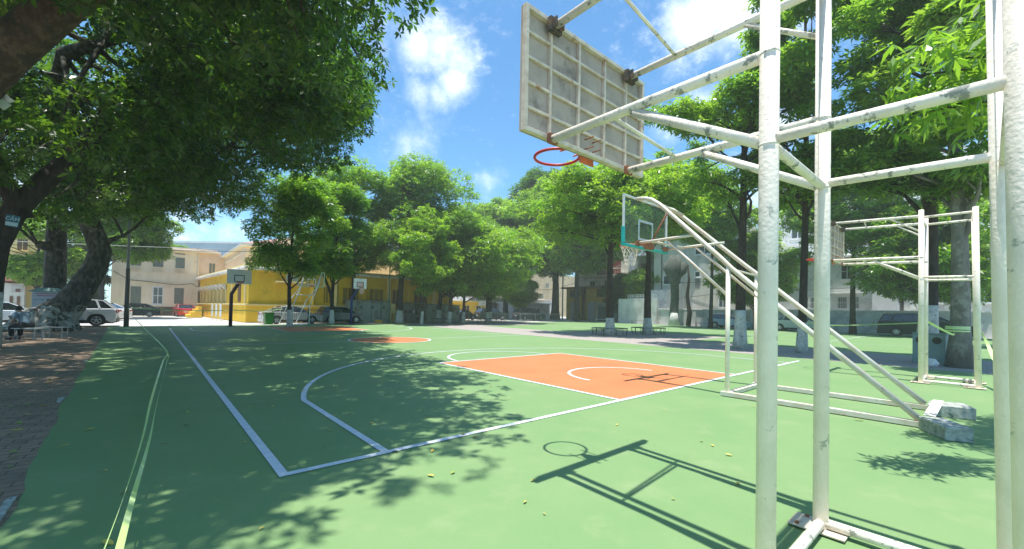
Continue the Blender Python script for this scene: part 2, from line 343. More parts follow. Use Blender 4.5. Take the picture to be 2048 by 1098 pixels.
# ------------------------------------------------------------------ hoops
def rim_mesh(c, r=.225, t=.012, m_=None):
    mb = MB(); prof = [(r+t*math.cos(a), t*math.sin(a)) for a in [2*math.pi*i/8 for i in range(8)]]
    mb.lathe(prof, c, 'z', 40, True); return mb
def net_mesh(c, r=.225, L_=.42, n=12, rows=5, rend=.62, th=.006):
    mb = MB()
    def P(i, j):
        a = 2*math.pi*(i+.5*(j % 2))/n; q = r*(1-(1-rend)*min(1, j/rows)**.7)
        return (c[0]+q*math.cos(a), c[1]+q*math.sin(a), c[2]-L_*j/rows)
    for j in range(rows):
        for i in range(n):
            if j % 2 == 0: ks = (i, i-1)
            else: ks = (i, i+1)
            for k in ks: mb.tube([P(i, j), P(k, j+1)], th, 4, False)
    return mb
def old_hoop(name, loc, label, detail):
    """weathered four-post frame, board facing +y; local origin: ground below the left front post"""
    t = empty(name, loc, 0, label, 'basketball hoop')
    X0, X1, YB = 0.0, 1.085, -.82
    ZT = 3.80
    for (x, y, tp, r_) in ((X0,0,0,.046),(X1,0,0,.045),(X0,YB-.045,.045,.046),(X1,YB-.01,.05,.043)):
        MB().tube([(x,y,0),(x,y+tp,ZT+(.12 if y==0 else .05))], r_, 20).build('post', M_pipe, t, smooth=True)
    yb = 1.69                                   # board plane (rear face)
    for x, y0_ in ((X0,0),(X1,0)):
        for z, r_ in ((2.845,.050),(2.36,.050)): MB().tube([(x,y0_,z-.010),(x,y0_,z),(x,y0_,z+.010)], [.045,r_,.045], 20).build('weld_bead', M_pipe_old, t, smooth=True)
    for x, xb in ((X0,.075),(X1,1.19)):
        MB().tube([(x,-.0,ZT-.02),(xb,yb-.06,3.86)], .032, 14).build('upper_arm', M_pipe_old, t, smooth=True)
        MB().tube([(x,0,2.845),(xb-.01,yb-.06,2.90)], .034, 14).build('lower_arm', M_pipe_old, t, smooth=True)
        MB().tube([(x,0,2.36),(x+.04,.84,2.845)], .031, 14).build('brace', M_pipe_old, t, smooth=True)
        MB().tube([(x,0,3.42),(x+.03,.53,3.80)], .020, 12).build('brace', M_pipe_old, t, smooth=True)
        MB().tube([(x,0,2.39),(x,YB,2.37)], .028, 14).build('side_rail', M_pipe_old, t, smooth=True)
        MB().tube([(x,0,ZT-.05),(x,YB+.04,ZT-.05)], .026, 12).build('side_rail', M_pipe_old, t, smooth=True)
    for y, z, r_ in ((0,2.37,.027),(YB,2.33,.027),(0,ZT-.08,.026),(YB+.04,ZT-.1,.026)):
        MB().tube([(X0,y,z),(X1,y,z)], r_, 14).build('cross_rail', M_pipe_old, t, smooth=True)
    # thin ties between the arms
    MB().tube([(X0+.05,1.0,2.86),(X1+.06,1.10,2.885)], .014, 10).build('tie_bar', M_pipe_old, t, smooth=True)
    MB().tube([(X1+.065,1.12,3.83),(X0+.05,1.0,3.81)], .014, 10).build('tie_bar', M_pipe_old, t, smooth=True)
    # base
    MB().tube([(X0,0,.055),(X0,YB,.055)], .032, 14).build('base_rail', M_pipe_old, t, smooth=True)
    MB().tube([(X1,0,.055),(X1,YB,.055)], .032, 14).build('base_rail', M_pipe_old, t, smooth=True)
    MB().tube([(X0,0,.055),(X1,0,.055)], .032, 14).build('base_rail', M_pipe_old, t, smooth=True)
    MB().tube([(X0,YB,.055),(X1,YB,.055)], .032, 14).build('base_rail', M_pipe_old, t, smooth=True)
    for x, y in ((X0,0),(X1,0),(X0,YB),(X1,YB)):
        pl = MB(); 
        pl.box((x-.10,y-.15,.010),(x+.13,y+.17,.022)); p_ = pl.build('base_plate', M_boardrib, t, bevel=.003)
        for bx_, by_ in ((.09,-.1),(.1,.1),(-.07,.12)):
            MB().lathe([(0,.024),(.014,.024),(.014,.010),(0,.010)][::-1], (x+bx_,y+by_,.012), 'z', 6).build('bolt', M_rust, p_)
    # board
    bw, bh, bx, bz = 1.73, 1.02, -.235, 2.905
    bd = MB(); bd.box((bx,yb,bz),(bx+bw,yb+.018,bz+bh)); board = bd.build('backboard', M_boardback, t)
    face = MB(); face.box((bx+.002,yb+.0182,bz+.002),(bx+bw-.002,yb+.022,bz+bh-.002)); face.build('board_face', M_white, board)
    fr = MB()
    for a, b in (((bx,yb-.045,bz),(bx+bw,yb,bz+.035)),((bx,yb-.045,bz+bh-.035),(bx+bw,yb,bz+bh)),((bx,yb-.045,bz+.035),(bx+.035,yb,bz+bh-.035)),((bx+bw-.035,yb-.045,bz+.035),(bx+bw,yb,bz+bh-.035))): fr.box(a, b)
    fr.build('board_frame', M_boardrib, board, bevel=.003)
    xs = [bx+.31, bx+.68, bx+1.06, bx+1.42]
    for x in xs:
        k = MB(); k.box((x-.012,yb-.032,bz+.035),(x+.012,yb,bz+bh-.035)); k.build('rib', M_boardrib, board, bevel=.002)
    for i in range(1, 5):
        z = bz+bh*i/5
        k = MB(); k.box((bx+.035,yb-.028,z-.011),(bx+bw-.035,yb-.002,z+.011)); k.build('rib', M_boardrib, board, bevel=.002)
    for x in (.075, 1.19):
        k = MB(); k.box((x-.07,yb-.085,3.80),(x+.07,yb-.04,3.915)); k.box((x-.05,yb-.13,3.815),(x-.036,yb-.085,3.90)); k.box((x+.036,yb-.13,3.815),(x+.05,yb-.085,3.90)); k.build('bracket', M_darkbr, t, bevel=.004)
        k = MB(); k.box((x-.055,yb-.08,2.862),(x+.045,yb-.045,2.945)); k.build('bracket', M_rust, t, bevel=.004)
    for i, (x, z) in enumerate(((.57,3.06),(.68,3.06),(.57,2.97),(.68,2.97))):
        MB().tube([(x,yb-.10,z),(x,yb+.0,z)], .006, 6).build('bolt', M_rust, board)
    # ring
    rc_ = (.628, yb+.022+.38, 3.02)
    rg = rim_mesh(rc_, .225, .0145).build('ring', M_red, t, smooth=True)
    k = MB(); k.box((.53,yb+.0225,2.85),(.73,yb+.034,3.035)); k.add([(.54,yb+.034,3.015),(.72,yb+.034,3.015),(.66,yb+.175,3.02),(.60,yb+.175,3.02),(.54,yb+.034,3.007),(.72,yb+.034,3.007),(.66,yb+.175,3.012),(.60,yb+.175,3.012)], [(0,1,2,3),(7,6,5,4),(0,4,5,1),(1,5,6,2),(2,6,7,3),(3,7,4,0)]); k.build('ring_mount', M_orr, rg)
    for x in (.53,.73): MB().tube([(x,yb+.03,3.01),(x+(.628-x)*.05,yb+.27,3.02)], .008, 6).build('ring_stay', M_orr, rg)
    return t
old_hoop('basketball_hoop', (1.522,-3.25,.003), 'nearest hoop, tall worn four-post pipe frame with ribbed board and red netless ring', True)
h3 = old_hoop('basketball_hoop', (12.27,-3.02,.003), 'distant right-hand worn pipe-frame hoop beside the waste bin and taped tree', False)

# portable unit with glass board
def glass_hoop():
    t = empty('basketball_hoop', (7.7,-1.2,0), 0, 'middle basketball hoop with sloping cream pipes, clear board, teal padding and concrete counterweights', 'basketball hoop')
    ox, oy = 7.7, -1.2
    def TB(name, pts, r_, m_, par=t, n=14): return MB().tube([(x-ox,y-oy,z) for x,y,z in pts], r_, n).build(name, m_, par, smooth=True)
    XL, XR = 6.93, 8.48
    TB('slanting_pipe', [(XL,-3.42,.10),(XL,-1.66,1.69),(XL,-.99,2.31),(XL-.02,-.80,2.52),(6.93,.40,3.70),(6.93,.58,3.83),(6.92,.72,3.88),(6.90,.90,3.90)], .042, M_pipe_warm)
    TB('slanting_pipe', [(XR,-3.35,.10),(XR,-1.66,1.63),(XR,-.95,2.27),(XR-.06,-.72,2.48),(8.1,.55,3.70),(8.05,.70,3.83),(8.02,.82,3.88),(8.0,.92,3.90)], .042, M_pipe_warm)
    TB('upright', [(XL,-.95,.05),(XL,-.95,2.33)], .038, M_pipe); TB('upright', [(XR,-.90,.05),(XR,-.90,2.31)], .038, M_pipe)
    for x, x2 in ((XL,6.95),(XR,8.15)):
        xe = x if x == XL else 8.22
        TB('lower_arm', [(x2,.93,2.96),(xe,-.36,2.98)], .028, M_pipe_warm)
        TB('brace', [(x2+(.02 if x==XL else .05),.25,2.96),(x,-.95,1.80)], .028, M_pipe_warm)
    TB('cross_rail', [(XL,-1.0,2.28),(XR,-1.0,2.24)], .018, M_pipe_warm, n=10)
    TB('cross_rail', [(6.93,.45,3.74),(8.1,.5,3.70)], .024, M_pipe_warm, n=10)
    TB('cross_rail', [(6.95,.55,2.955),(8.17,.5,2.955)], .024, M_pipe_warm, n=10)
    TB('rusty_strut', [(7.50,.48,3.72),(7.35,.88,2.93)], .020, M_rust, n=8)
    for x in (XL, XR):
        k = MB(); k.box((x-.05-ox,-3.5-oy,.012),(x+.05-ox,-.85-oy,.085)); k.build('base_rail', M_pipe_warm, t, bevel=.004)
    k = MB(); k.box((XL+.051-ox,-.99-oy,.012),(XR-.051-ox,-.89-oy,.08)); k.build('base_rail', M_pipe_warm, t, bevel=.004)
    k = MB(); k.box((XL+.0-ox,-3.56-oy,.172),(XR+.0-ox,-3.44-oy,.185)); k.build('link_plate', M_pipe, t, bevel=.004)
    for pg in ([(6.83,-3.40),(6.34,-3.67),(6.49,-3.90),(7.0,-3.62)], [(7.98,-3.41),(8.17,-3.90),(8.62,-3.76),(8.44,-3.40)]):
        k = MB(); k.prism([(a-ox, b-oy) for a, b in pg[::-1]], .003, .17); k.build('counterweight', M_cblock, t, bevel=.009)
    bx0, bx1, by, z0, z1 = 6.46, 8.24, .95, 2.88, 3.94
    k = MB(); k.box((bx0+.035-ox,by-.006-oy,z0+.035),(bx1-.035-ox,by+.006-oy,z1-.035)); gl = k.build('glass_board', M_glass, t)
    fr = MB()
    for a, b in (((bx0,z0),(bx1,z0+.035)),((bx0,z1-.035),(bx1,z1)),((bx0,z0+.035),(bx0+.035,z1-.035)),((bx1-.035,z0+.035),(bx1,z1-.035))): fr.box((a[0]-ox,by-.022-oy,a[1]),(b[0]-ox,by+.022-oy,b[1]))
    fr.build('board_frame', M_white, gl, bevel=.003)
    tg = MB(); c0, c1, d0, d1, w_ = 7.05, 7.65, 3.05, 3.50, .05
    for a, b in (((c0,d0),(c1,d0+w_)),((c0,d1-w_),(c1,d1)),((c0,d0+w_),(c0+w_,d1-w_)),((c1-w_,d0+w_),(c1,d1-w_))): tg.box((a[0]-ox,by+.0065-oy,a[1]),(b[0]-ox,by+.010-oy,b[1]))
    tg.build('target_square', M_white, gl)
    pd = MB(); pd.box((bx0-.015-ox,by-.035-oy,z0-.025),(bx1+.015-ox,by+.035-oy,z0+.034)); pd.box((bx0-.016-ox,by-.036-oy,z0+.034),(bx0+.034-ox,by+.036-oy,z0+.38)); pd.box((bx1-.034-ox,by-.036-oy,z0+.034),(bx1+.016-ox,by+.036-oy,z0+.38)); pd.build('edge_padding', M_teal, gl, bevel=.008)
    for x in (6.93, 8.08):
        k = MB(); k.box((x-.06-ox,by-.10-oy,2.90),(x+.06-ox,by-.036-oy,3.0)); k.build('bracket', M_rust, t, bevel=.004)
    k = MB(); k.box((7.2-ox,by-.12-oy,2.87),(7.5-ox,by-.036-oy,2.99)); k.build('ring_bracket', M_rust, t, bevel=.004)
    c = (7.36-ox, by+.4-oy, 3.0)
    rg = rim_mesh(c, .225, .012).build('ring', M_orr, t, smooth=True)
    k = MB(); k.box((7.26-ox,by+.036-oy,2.93),(7.46-ox,by+.18-oy,3.0)); k.build('ring_mount', M_orr, rg)
    net_mesh(c, L_=.46, rend=.45, th=.0042).build('net', M_net, t)
glass_hoop()

M_blue = mat('post_blue', (.03,.06,.22), (.02,.045,.16), scale=4, rough=.5)
M_maroon = mat('post_maroon', (.10,.035,.06), (.07,.03,.05), scale=4, rough=.6)
M_pinkb = mat('faded_target', (.70,.42,.40), (.66,.52,.50), scale=4)
M_greyb = mat('grey_board', (.78,.82,.83), (.72,.76,.78), scale=2)
def pole_hoop(loc, rz, m_post, m_board, m_in, label, bw, bh, zb, arm, net):
    t = empty('basketball_hoop', loc, rz, label, 'basketball hoop')
    MB().tube([(0,0,.02),(0,0,2.05),(0,-.05,2.22),(arm*.55,-arm,zb+.02),(arm*.6,-arm-.25,zb+.12)], .11, 12).build('post', m_post, t, smooth=True)
    k = MB(); k.box((-.22,-.22,.012),(.22,.22,.03)); k.build('base_plate', m_post, t)
    cx_ = arm*.6; by = -arm-.26
    k = MB(); k.box((cx_-bw/2,by-.03,zb),(cx_+bw/2,by,zb+bh)); bd = k.build('backboard', m_board, t, bevel=.004)
    q = MB(); w_ = .05; a0, a1, b0, b1 = cx_-.30, cx_+.30, zb+.14, zb+.60
    for a, b in (((a0,b0),(a1,b0+w_)),((a0,b1-w_),(a1,b1)),((a0,b0+w_),(a0+w_,b1-w_)),((a1-w_,b0+w_),(a1,b1-w_))): q.box((a[0],by-.036,a[1]),(b[0],by-.031,b[1]))
    q.build('target_square', M_black, bd)
    if m_in: k = MB(); k.box((a0+w_+.003,by-.034,b0+w_+.003),(a1-w_-.003,by-.031,b1-w_-.003)); k.build('target_fill', m_in, bd)
    c = (cx_, by-.40, zb+.08)
    rg = rim_mesh(c, .225, .014).build('ring', M_orr, t, smooth=True)
    k = MB(); k.box((cx_-.1,by-.18,zb+.03),(cx_+.1,by-.031,zb+.09)); k.build('ring_mount', M_orr, rg)
    if net: net_mesh(c, L_=.5, rend=.5, th=.014).build('net', mat('faded_net', (.75,.55,.50), (.7,.45,.42)), t)
pole_hoop((3.3,30.1,0), 0, M_maroon, M_greyb, None, 'maroon bent-post hoop with grey board in front of the yellow portico', 1.42, .97, 2.90, .55, False)
pole_hoop((12.3,32.15,0), 0, M_blue, M_white, M_pinkb, 'blue bent-post hoop with white board and net left of the green sheds', 1.12, .88, 3.05, .62, True)

def truss_hoop():
    ox, oy = 8.0, 31.5
    t = empty('basketball_hoop', (ox, oy, 0), 0, 'white lattice-frame hoop with clear board in front of the yellow wall and silver sedan', 'basketball hoop')
    def TB(name, pts, r_=.04, m_=M_white): return MB().tube([(x-ox,y-oy,z) for x,y,z in pts], r_, 8).build(name, m_, t, smooth=True)
    for dx in (0, 1.2):
        TB('front_post', [(7.38+dx,31.0,.03),(7.42+dx,31.0,1.55),(7.95+dx,30.9,3.05),(8.2+dx,30.85,4.15)])
        TB('rear_post', [(6.75+dx,32.4,.03),(7.40+dx,31.9,1.95),(7.95+dx,31.3,2.95),(8.2+dx,30.95,4.05)])
        TB('side_rail', [(7.40+dx,31.0,1.45),(7.15+dx,32.05,1.45)], .03)
        TB('base_rail', [(7.38+dx,31.0,.04),(6.75+dx,32.4,.04)], .035)
    for pts in ([(7.38,31.0,.04),(8.58,31.0,.04)],[(6.75,32.4,.04),(7.95,32.4,.04)],[(7.62,31.0,2.35),(8.86,31.0,2.35)],[(8.6,31.0,1.42),(7.95,31.9,1.42)],[(7.95,30.95,3.02),(9.15,30.95,3.02)],[(8.2,30.9,4.1),(9.4,30.9,4.1)]): TB('cross_rail', pts, .03)
    b0, b1, z0, z1, by = 7.62, 9.62, 3.02, 4.18, 30.80
    k = MB(); k.box((b0+.05-ox,by-.006-oy,z0+.05),(b1-.05-ox,by+.006-oy,z1-.05)); gl = k.build('glass_board', M_glass, t)
    fr = MB()
    for a, b in (((b0,z0),(b1,z0+.06)),((b0,z1-.06),(b1,z1)),((b0,z0+.06),(b0+.06,z1-.06)),((b1-.06,z0+.06),(b1,z1-.06))): fr.box((a[0]-ox,by-.03-oy,a[1]),(b[0]-ox,by+.03-oy,b[1]))
    fr.build('board_frame', mat('pale_green_frame', (.55,.68,.50), (.5,.62,.46)), gl)
    fr = MB(); a0, a1, c0, c1, w_ = 8.32, 8.96, z0+.12, z0+.62, .06
    for a, b in (((a0,c0),(a1,c0+w_)),((a0,c1-w_),(a1,c1)),((a0,c0+w_),(a0+w_,c1-w_)),((a1-w_,c0+w_),(a1,c1-w_))): fr.box((a[0]-ox,by-.014-oy,a[1]),(b[0]-ox,by-.0065-oy,b[1]))
    fr.build('target_square', M_white, gl)
    c = (8.64-ox, by-.40-oy, z0+.06); rg = rim_mesh(c, .225, .016).build('ring', M_orr, t, smooth=True)
    k = MB(); k.box((c[0]-.12,by-.20-oy,z0-.02),(c[0]+.12,by-.03-oy,z0+.08)); k.build('ring_mount', M_orr, rg)
truss_hoop()

# ------------------------------------------------------------------ trees
NR = np.random.default_rng(11)
def mesh_from_np(name, co, quads, m_):
    me = bpy.data.meshes.new(name); nv, nf = len(co), len(quads)
    me.vertices.add(nv); me.vertices.foreach_set('co', co.astype(np.float32).ravel())
    me.loops.add(nf*4); me.loops.foreach_set('vertex_index', quads.astype(np.int32).ravel())
    me.polygons.add(nf); me.polygons.foreach_set('loop_start', np.arange(0, nf*4, 4, dtype=np.int32))
    try: me.polygons.foreach_set('loop_total', np.full(nf, 4, dtype=np.int32))
    except Exception: pass
    me.materials.append(m_); me.update(calc_edges=True); me.validate(); return me
def unit(v): return v/np.maximum(np.linalg.norm(v, axis=-1, keepdims=True), 1e-9)
def leaves(centers, axes, k, Lf, Wf, droop, jitter=.25, spread=1.0):
    """whorls: k long leaves round every twig tip, each a folded quad"""
    n = len(centers)
    axes = unit(axes)
    ref = np.where(np.abs(axes[:, 2:3]) < .9, np.array([[0, 0, 1.]]), np.array([[1., 0, 0]]))
    u = unit(np.cross(axes, ref)); v = np.cross(axes, u)
    ph = NR.uniform(0, 2*np.pi, (n, 1)) + np.arange(k)[None]*2*np.pi/k + NR.normal(0, jitter, (n, k))
    el = NR.normal(-droop, .3, (n, k))
    d = (u[:, None]*np.cos(ph)[..., None]+v[:, None]*np.sin(ph)[..., None])*np.cos(el)[..., None]+axes[:, None]*np.sin(el)[..., None]
    d = unit(d.reshape(-1, 3)); ax = np.repeat(axes, k, 0)
    side = unit(np.cross(d, ax)+NR.normal(0, .15, d.shape)); nrm = np.cross(side, d)
    s = NR.uniform(.7, 1.25, (len(d), 1)); L_ = Lf*s; W_ = Wf*s
    base = np.repeat(centers, k, 0)+d*L_*.06*spread
    tip = base+d*L_-np.array([[0, 0, 1.]])*L_*.12
    mid = base+d*L_*.5+nrm*W_*.12
    co = np.stack([base, mid+side*W_*.5-nrm*W_*.12, tip, mid-side*W_*.5-nrm*W_*.12], 1).reshape(-1, 3)
    q = np.arange(len(co)).reshape(-1, 4)
    return co, q
def blob_points(blobs, n, shell=.55, topbias=.25):
    w_ = np.array([b[3]**1.7 for b in blobs]); idx = NR.choice(len(blobs), n, p=w_/w_.sum())
    B = np.array(blobs)[idx]
    d = unit(NR.normal(0, 1, (n, 3))+np.array([[0, 0, topbias]])); r = NR.uniform(shell**3, 1, (n, 1))**(1/3)
    p = B[:, :3]+d*r*B[:, 3:4]*np.concatenate([np.ones((n, 2)), B[:, 4:5]], 1)
    p += NR.normal(0, .07, p.shape)
    return p, d
ML = {}
ML['mid'] = leafmat('leaf_mid', (.065,.14,.022), (.16,.27,.05))
ML['lime'] = leafmat('leaf_lime', (.075,.16,.018), (.19,.30,.045))
ML['dark'] = leafmat('leaf_dark', (.022,.06,.012), (.06,.12,.02))
ML['big'] = leafmat('leaf_canopy', (.018,.055,.012), (.07,.14,.02))
def crown_obj(blobs, n, key, parent, k=6, Lf=.22, Wf=.075, droop=.1, shell=.55, up=.8, name='crown', topbias=.25):
    n = int(n)
    p, d = blob_points(blobs, n, shell, topbias)
    ax = d*(1-up)+np.array([[0, 0, 1.]])*up+NR.normal(0, .25, d.shape)
    co, q = leaves(p, ax, k, Lf, Wf, droop)
    me = mesh_from_np(name, co, q, ML[key]); o = bpy.data.objects.new(name, me); col.objects.link(o); o.parent = parent
    return o
def wob(p0, p1, n, a, rng):
    p0, p1 = Vector(p0), Vector(p1); o = []
    q = Vector((rng.uniform(-a, a), rng.uniform(-a, a), rng.uniform(0, a)))*1.3; q2 = Vector((rng.uniform(-a, a), rng.uniform(-a, a), rng.uniform(-a, a)*.5))*.5
    for i in range(n+1):
        t = i/n
        o.append(p0.lerp(p1, t)+q*math.sin(math.pi*t)+q2*math.sin(2*math.pi*t))
    return o
def tree(label, x, y, H, cr, zc, r0, key='mid', lean=(0, 0), nb=22, n=2600, white=1.2, Lf=.24, group=None, name='street_tree', bark=None, flat=.55, seed=1, cshift=(0, 0), blobr=1.0, droop=.1, top=1.0, trunkz=None, Wr=.38, k=6, forks=None, cat='tree', airy=False):
    rng = random.Random(seed); t = empty(name, (x, y, 0), 0, label, cat, group)
    bark = bark or M_bark
    tz = trunkz or H*.8
    n_ = 10; sp = []
    for i in range(n_+1):
        f = i/n_; sp.append((lean[0]*f+.06*math.sin(f*7+seed), lean[1]*f+.06*math.cos(f*5+seed), tz*f))
    rs = [r0*(1.35 if i == 0 else 1)*(1-.72*i/n_) for i in range(n_+1)]
    MB().tube(sp, rs, 12).build('trunk', bark, t, smooth=True)
    if white:
        m_ = 4; zz = [white*i/m_ for i in range(m_+1)]
        pts_ = []; rw = []
        for z in zz:
            f = z/tz; i = min(int(f*n_), n_-1); ff = f*n_-i
            pts_.append(Vector(sp[i]).lerp(Vector(sp[i+1]), ff)); rw.append((rs[i]*(1-ff)+rs[i+1]*ff)+.006)
        MB().tube(pts_, rw, 12).build('whitewashed_base', M_lime, t, smooth=True)
    cxs, cys = lean[0]+cshift[0], lean[1]+cshift[1]
    nb = int(nb*(1.45 if not airy else 1.5)); n = int(n*(1.7 if not airy else .95)); cr *= 1.06; blobr *= (1 if not airy else .62); flat = flat*1.12
    blobs = []; zm = (zc+H)/2; hz = (H-zc)/2
    for i in range(nb):
        a = rng.uniform(0, 2*math.pi); f = rng.uniform(-1, 1)
        rad = math.sqrt(max(0, 1-abs(f)**2.2))*rng.uniform(.40, .98)*cr*(1+.22*math.sin(2*a+seed)+.18*math.sin(3*a+seed*2.1+f*3))
        if f > .5: rad *= top
        br = rng.uniform(.75, 1.25)*blobr*cr*.36
        blobs.append((cxs+rad*math.cos(a), cys+rad*math.sin(a), zm+f*(hz-br*.5), br, rng.uniform(flat*.8, flat*1.2)))
    for i in range(int(nb*.8)):
        b = rng.choice(blobs[:nb]); a = rng.uniform(0, 2*math.pi); e = rng.uniform(-.3, 1.1); q = b[3]*rng.uniform(.9, 1.35)
        blobs.append((b[0]+q*math.cos(a)*math.cos(e), b[1]+q*math.sin(a)*math.cos(e), b[2]+q*flat*math.sin(e), b[3]*rng.uniform(.25, .45), .7))
    lb = MB()
    for b in blobs[:nb]:
        zs = max(zc*.75, min(b[2]-rng.uniform(.6, 1.8), tz*.97)); f = zs/tz; i = min(int(f*n_), n_-1); ff = f*n_-i
        st = Vector(sp[i]).lerp(Vector(sp[i+1]), ff); rr_ = r0*(1-.72*f)*.5
        P = wob(st, (b[0], b[1], b[2]-.05), 5, .22, rng)
        lb.tube(P, [max(.012, rr_*(1-.8*j/5)) for j in range(6)], 6)
        for _ in range(3):
            e = (b[0]+rng.uniform(-.6, .6)*b[3], b[1]+rng.uniform(-.6, .6)*b[3], b[2]+rng.uniform(-.2, .5)*b[3])
            lb.tube(wob(P[3], e, 3, .1, rng), [rr_*.35, rr_*.25, rr_*.18, .008], 5)
    lb.build('branches', bark, t, smooth=True)
    crown_obj(blobs, n, key, t, Lf=Lf*1.15, Wf=Lf*Wr, droop=droop, k=k)
    return t
G1 = 'trees with whitewashed trunks around the courts'
# left to right along the far side
tree('slim tree with one straight dark trunk behind the white lattice-frame hoop', 6.34, 27.6, 10.9, 3.0, 3.4, .15, 'mid', seed=2, nb=24, n=3000, group=G1, lean=(.15, .3), Lf=.26)
t_ = tree('tree with a V-forked trunk before the yellow wall, left of the blue hoop', 10.49, 31.6, 11.8, 2.9, 3.9, .17, 'mid', seed=3, nb=24, n=3000, group=G1, lean=(.3, .2), Lf=.26)
MB().tube([(.02,0,2.0),(-.25,0,2.9),(-.75,.1,4.2),(-.9,.2,5.6)], [.12,.11,.09,.05], 10).build('limb', M_bark, t_, smooth=True)
tree('tall tree rising behind the left green shed with pale upper crown', 14.3, 36.9, 16.2, 4.2, 4.6, .21, 'mid', seed=4, nb=36, n=3600, group=G1, Lf=.3, lean=(-.3,0))
tree('tallest tree of the far row, thick trunk at the gap between two green sheds', 17.6, 33.6, 16.8, 4.9, 5.0, .32, 'mid', seed=5, nb=48, n=5400, group=G1, Lf=.28, cshift=(2.2, 1.5), white=1.25, top=1.15)
tree('thin tree between the open kiosk and the right green shed', 18.05, 30.1, 9.6, 2.9, 2.6, .13, 'lime', seed=6, nb=20, n=2600, group=G1, Lf=.26)
tree('tree with a leaning whitewashed foot in front of the right green shed', 22.3, 34.4, 12.6, 3.9, 3.2, .26, 'mid', seed=7, nb=28, n=3600, group=G1, Lf=.28, lean=(.7, -.4), white=1.35)
tree('tree whose kinked trunk stands inside the left far slatted bench', 21.6, 31.2, 11.4, 4.3, 2.6, .22, 'lime', seed=8, nb=32, n=4200, group=G1, Lf=.26, lean=(.8, -.2), flat=.4)
tree('bright lime tree beside the left far slatted bench, spreading in flat layers', 23.9, 32.0, 10.9, 3.9, 2.6, .17, 'lime', seed=9, nb=28, n=3800, group=G1, Lf=.26, lean=(.3, -.3), flat=.38)
tree('bright tree whose trunk stands inside the right far slatted bench', 27.6, 32.6, 11.8, 4.7, 2.5, .21, 'lime', seed=10, nb=34, n=4600, group=G1, Lf=.27, flat=.4, lean=(.2,0))
tree('slender dark tree just right of the right far slatted bench', 30.9, 36.2, 12.5, 4.0, 2.7, .17, 'mid', seed=12, nb=24, n=3200, group=G1, Lf=.28)
tree('very large dark tree with a forked trunk left of the ochre garages', 52.3, 45.2, 25.5, 9.5, 7.4, .75, 'dark', seed=13, nb=60, n=7000, Lf=.55, white=0, name='large_tree', blobr=.8, trunkz=16)
tree('broad tree filling the skyline gap behind the bright lime trees', 45.0, 50.0, 20.5, 7.5, 6.5, .5, 'mid', seed=14, nb=48, n=5200, Lf=.5, white=0, name='large_tree', blobr=.85, trunkz=14)
tree('domed bright green tree behind the glass board, above the ochre house', 47.0, 36.0, 22.5, 7.5, 7.2, .45, 'lime', seed=15, nb=50, n=6000, Lf=.45, white=0, name='large_tree', blobr=.85, trunkz=15)
# right side
G2 = 'trees on the paved strip at the right of the court'
tree('tree inside the left one of the two near slatted bench rings', 21.35, 11.83, 11.4, 4.2, 5.3, .27, 'lime', seed=16, nb=34, n=5200, group=G2, Lf=.24, flat=.42, white=1.1)
tree('tree inside the right one of the two near slatted bench rings', 25.17, 11.38, 12.6, 3.6, 6.2, .27, 'mid', seed=17, nb=28, n=4200, group=G2, Lf=.25, flat=.45, white=1.1, cshift=(.2, .3))
tree('tall airy umbrella-topped tree seen between the near hoop posts', 18.21, 2.87, 13.6, 3.3, 6.2, .22, 'mid', seed=18, airy=True, nb=24, n=3800, group=G2, Lf=.22, flat=.35, white=1.65, trunkz=12, top=1.2)
tree('tall slim tree directly behind the sloping cream pipes', 18.61, .75, 15.5, 3.0, 5.4, .16, 'mid', seed=19, airy=True, nb=28, n=4300, group=G2, Lf=.22, flat=.4, white=1.2, trunkz=13.5)
tree('thick-trunked tree behind the grey waste bin', 18.67, -2.70, 14.5, 3.1, 5.2, .26, 'mid', seed=20, airy=True, nb=28, n=4600, group=G2, Lf=.22, flat=.45, white=1.9, trunkz=12.5)
tree('tree wound with yellow-green tape right of the waste bin', 17.46, -3.42, 13.0, 2.9, 5.0, .24, 'mid', seed=21, airy=True, nb=26, n=4600, group=G2, Lf=.22, flat=.45, white=0, bark=M_bark4, trunkz=11)
# behind the wall at the right
tree('bright broad tree over the wall at the dark estate car', 44.0, -1.2, 10.5, 4.0, 2.4, .2, 'lime', seed=22, nb=44, n=5000, Lf=.36, white=1.0, name='garden_tree', flat=.45)
tree('bright bushy tree over the wall between the grey and the white house', 46.0, 11.6, 10.4, 3.2, 2.2, .16, 'lime', seed=23, nb=40, n=4000, Lf=.34, white=0, name='garden_tree', flat=.5)
tree('tall tree standing before the white apartment block', 44.0, 3.4, 17.5, 4.4, 7.0, .22, 'mid', seed=24, nb=34, n=4200, Lf=.36, white=0, name='garden_tree', flat=.5)
tree('tall tree before the grey stucco house beside the blue hatchback', 42.5, 14.5, 15.5, 4.0, 8.5, .2, 'mid', seed=25, nb=34, n=4200, Lf=.36, white=0, name='garden_tree', flat=.5)
tree('lime bush behind the wall topped with white trellis', 52.5, 28.8, 7.6, 3.0, 2.6, .2, 'lime', seed=26, nb=24, n=2600, Lf=.36, white=0, name='garden_tree')
tree('dark green bush beside the ochre garages', 53.0, 32.3, 7.4, 2.6, 1.2, .2, 'dark', seed=27, nb=22, n=2400, Lf=.36, white=0, name='garden_tree')
tree('tall tree far behind the second slatted bench ring', 57.0, 24.0, 19.0, 6.0, 8.0, .35, 'mid', seed=28, nb=40, n=4200, Lf=.5, white=0, name='garden_tree')
tree('small tree behind the parked cars at the tan house', 44.3, 45.5, 7.6, 2.4, 2.0, .1, 'lime', seed=29, nb=40, n=2600, Lf=.32, white=0, name='garden_tree')
